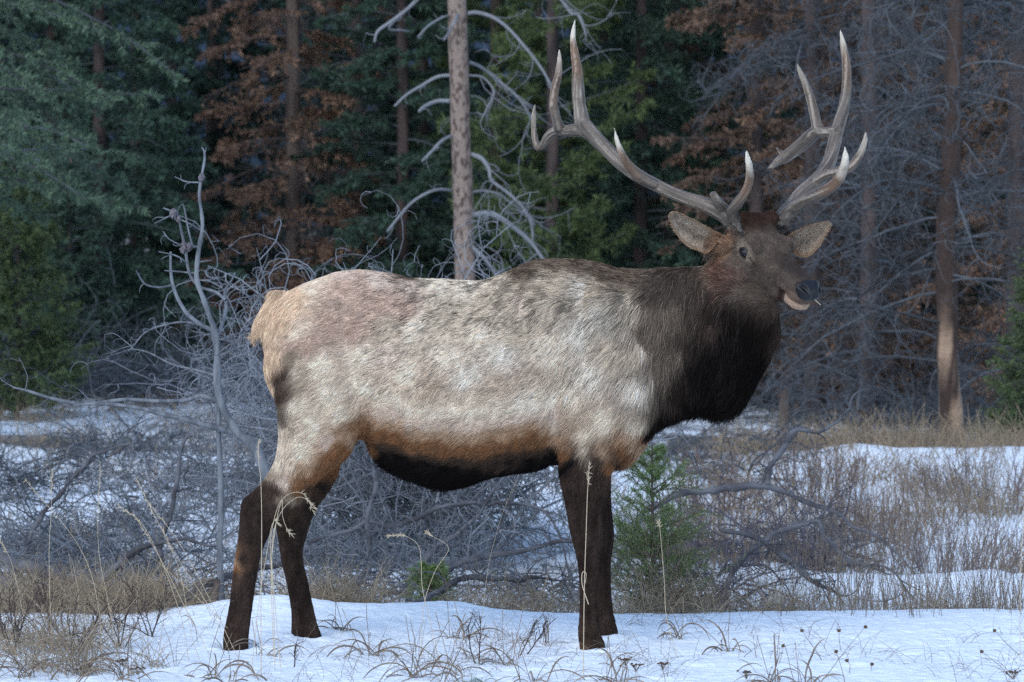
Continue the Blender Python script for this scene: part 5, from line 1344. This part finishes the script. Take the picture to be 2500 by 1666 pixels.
CL = [('dead grass clump with arching leaves in the snow right of the far hind hoof', 905, 1600, 9, .17), ('curled grass clump left of the forelegs near the snow edge', 1120, 1560, 8, .15), ('dense curled grass clump at the bottom below the belly', 1015, 1655, 12, .20),
      ('curled grass clump standing just left of the green tuft', 1095, 1665, 9, .22), ('tall curled clump in the middle bottom of the snow', 1235, 1625, 9, .20), ('curled grass clump left of the near forehoof', 1330, 1575, 5, .11), ('drooping clump at the bottom left of the pale forked stalk', 1300, 1668, 8, .16),
      ('broad curled clump at the bottom right of the near forehoof', 1505, 1668, 11, .15), ('small clump between the forehoof and the little fir', 1655, 1560, 7, .14), ('curled clump below the weeds on the right', 1770, 1590, 7, .13), ('bushy curled clump at the bottom right', 1880, 1668, 12, .15),
      ('second curled clump at the bottom right beside the dark umbels', 1975, 1668, 9, .13), ('small curled clump between the hind hooves', 645, 1600, 5, .12), ('dead grass clump bending over at the bottom left of the hind legs', 520, 1655, 8, .16), ('grass clump at the bottom under the near hind hoof', 560, 1668, 6, .12),
      ('large dry clump in the bottom left corner', 60, 1655, 16, .24), ('dry clump right of the corner clump at the bottom left', 190, 1650, 16, .26), ('dry clump left of the dark shrubs at the lower left', 110, 1590, 14, .25), ('curled clump among the dark twigs at the lower left', 300, 1660, 12, .18), ('dry clump at the left edge above the corner', 20, 1560, 12, .24),
      ('low bent clump right of the far hind hoof', 830, 1540, 6, .12)]
for i, (lab, px, py, n, h) in enumerate(CL): curl_clump(lab, px, py, int(n * 1.5), h, i)
curl_clump('small tuft of fresh green blades at the bottom below the belly', 1172, 1672, 26, .07, 60, greenm, .002, 0)

# dark twiggy weeds
def twig_weed(label, px, py, h, seed, n=5, spread=.35, cat='twiggy weed'):
    rng = np.random.RandomState(seed + 500); Y = base_at(px, py); x0 = toX(px, Y)
    G = Geo()
    b1 = grow(np.column_stack([rng.normal(size=n) * .01, rng.normal(size=n) * .01, np.full(n, -.01)]), np.column_stack([rng.normal(size=n) * spread, rng.normal(size=n) * spread * .6, np.ones(n)]), h * rng.uniform(.7, 1.1, n), 9, rng, .06)
    G.add(*tubes(b1, np.linspace(.0030, .0011, 9)[None] * np.ones((n, 1)), 5))
    p, d, t, j = attach(b1, 10, rng, .3, 1); b2 = grow(p, d + rng.normal(size=p.shape) * [.6, .5, .3], h * rng.uniform(.12, .35, len(p)), 7, rng, .08)
    G.add(*tubes(b2, np.linspace(.0016, .0008, 7)[None] * np.ones((len(p), 1)), 4))
    p, d, t, j = attach(b2, 3, rng, .3, 1); b3 = grow(p, d + rng.normal(size=p.shape) * .5, rng.uniform(.008, .03, len(p)), 4, rng, .08)
    G.add(*tubes(b3, np.full(b3.shape[:2], .0007), 3))
    o = tag(link('twiggy_weed', G.mesh('twiggy_weed', darkw)), label, cat, 'dark twiggy weeds'); o.location = (x0, Y, float(gz(x0, Y)))
for i, a in enumerate([('dark branching twig weed in the snow below the far hind hoof', 718, 1630, .13, 1, .5), ('dark twig shrub at the lower left beside the dry grass', 180, 1600, .24, 6, .5), ('dark twig shrub spreading in the snow left of the near hind leg', 290, 1580, .25, 6, .55),
                       ('slanting dark twigs nearest the near hind hoof', 365, 1555, .24, 5, .6), ('dark twig shrub at the left edge', 30, 1600, .26, 6, .45), ('thin dark weed under the middle of the belly', 1165, 1620, .20, 2, .2), ('thin dark weed right of the curled clumps', 1270, 1600, .20, 2, .3),
                       ('low dark twigs left of the dead sapling foot', 120, 1530, .20, 5, .5)]):
    twig_weed(a[0], a[1], a[2], a[3], i, a[4], a[5])

grass('dry_grass', 'thick tangle of dry grass filling the lower left corner of the snow', [(-60, 230, -1.15, .5, 520, .10), (150, 420, -1.0, .4, 260, .10)], 66, (.10, .36), .0013, lean=.55)
grass('dry_grass', 'scattered fine dry blades poking through the near snow', [(380, 2540, -1.25, .95, 760, .26)], 67, (.04, .20), .0010, leafm, lean=.6)
# flat dark seed umbels and round weed heads on thin stems
def head_weed(label, px, py, top, seed, kind='round', r=.006):
    rng = np.random.RandomState(seed + 900); Y = base_at(px, py)
    b = P(px, py, Y); tpt = P(top[0], top[1], Y)
    root = empty('seed_weed', tuple(b), label=label, cat='weed', group='thin weeds with dark seed heads')
    tpt = tpt - b
    PL = smooth_path([np.zeros(3) - [0, 0, .01], tpt * .5 + rng.normal(size=3) * .006, tpt], 10)
    S = Geo(); S.add(*tubes(PL[None], np.linspace(.0014, .0008, 10)[None], 5))
    Hh = Geo()
    if kind == 'round':
        v, f = ellipsoid(tpt, (r, r, r * .8), None, 12, 8); Hh.add(v * 1.0 + norm(v - tpt) * (rng.rand(len(v), 1) * r * .35), f)
    else:
        n = 16; e = tpt + np.column_stack([rng.normal(size=n) * .013, rng.normal(size=n) * .01, rng.normal(size=n) * .002 + .012])
        S.add(*tubes(np.stack([np.tile(tpt - [0, 0, .012], (n, 1)), e], 1), np.full((n, 2), .0007), 4))
        for q in e: v, f = ellipsoid(q, (.0045, .0045, .0028), None, 8, 6); Hh.add(v, f)
    link('stem', S.mesh('stem', weedm), root); link('seed_head', Hh.mesh('seed_head', seedm), root)
HW = [('flat dark umbel left of the pair at the bottom middle', 1525, 1690, (1528, 1618), 'u'), ('flat dark umbel at the bottom right of the forehoof', 1560, 1690, (1552, 1632), 'u'), ('flat brown umbel left of the pair below the little fir', 1625, 1690, (1618, 1628), 'u'), ('flat brown umbel low at the bottom right of the little fir', 1820, 1690, (1822, 1650), 'u'),
      ('round headed weed leaning far right, crossing in an X on the right snow', 2010, 1655, (2113, 1531), 'r'), ('round headed weed left of the X shaped stems', 2065, 1668, (2041, 1591), 'r'), ('short round headed weed below the X shaped stems', 2072, 1645, (2068, 1613), 'r'), ('round headed weed right of the X shaped stems', 2125, 1640, (2129, 1622), 'r'),
      ('round headed weed leaning left at the lower right', 2480, 1660, (2397, 1591), 'r'), ('long stemmed round headed weed leaning left at the right edge', 2495, 1600, (2428, 1540), 'r'), ('thin weed with a dark tip left of the X shaped stems', 1900, 1620, (1912, 1577), 'r'), ('upright weed with a small flat head on the right snow', 2055, 1590, (2048, 1540), 'r'),
      ('weed with a small head leaning left on the right snow', 2010, 1610, (1958, 1540), 'r'), ('dark headed weed in the lower left snow', 298, 1672, (300, 1620), 'u'), ('tall dark headed weed in the lower left snow', 338, 1672, (336, 1640), 'u'), ('tall brown seeded weed standing in the bottom right corner', 2478, 1690, (2475, 1650), 'u')]
for i, (lab, px, py, top, k) in enumerate(HW): head_weed(lab, px, py, top, i, 'round' if k == 'r' else 'umbel')
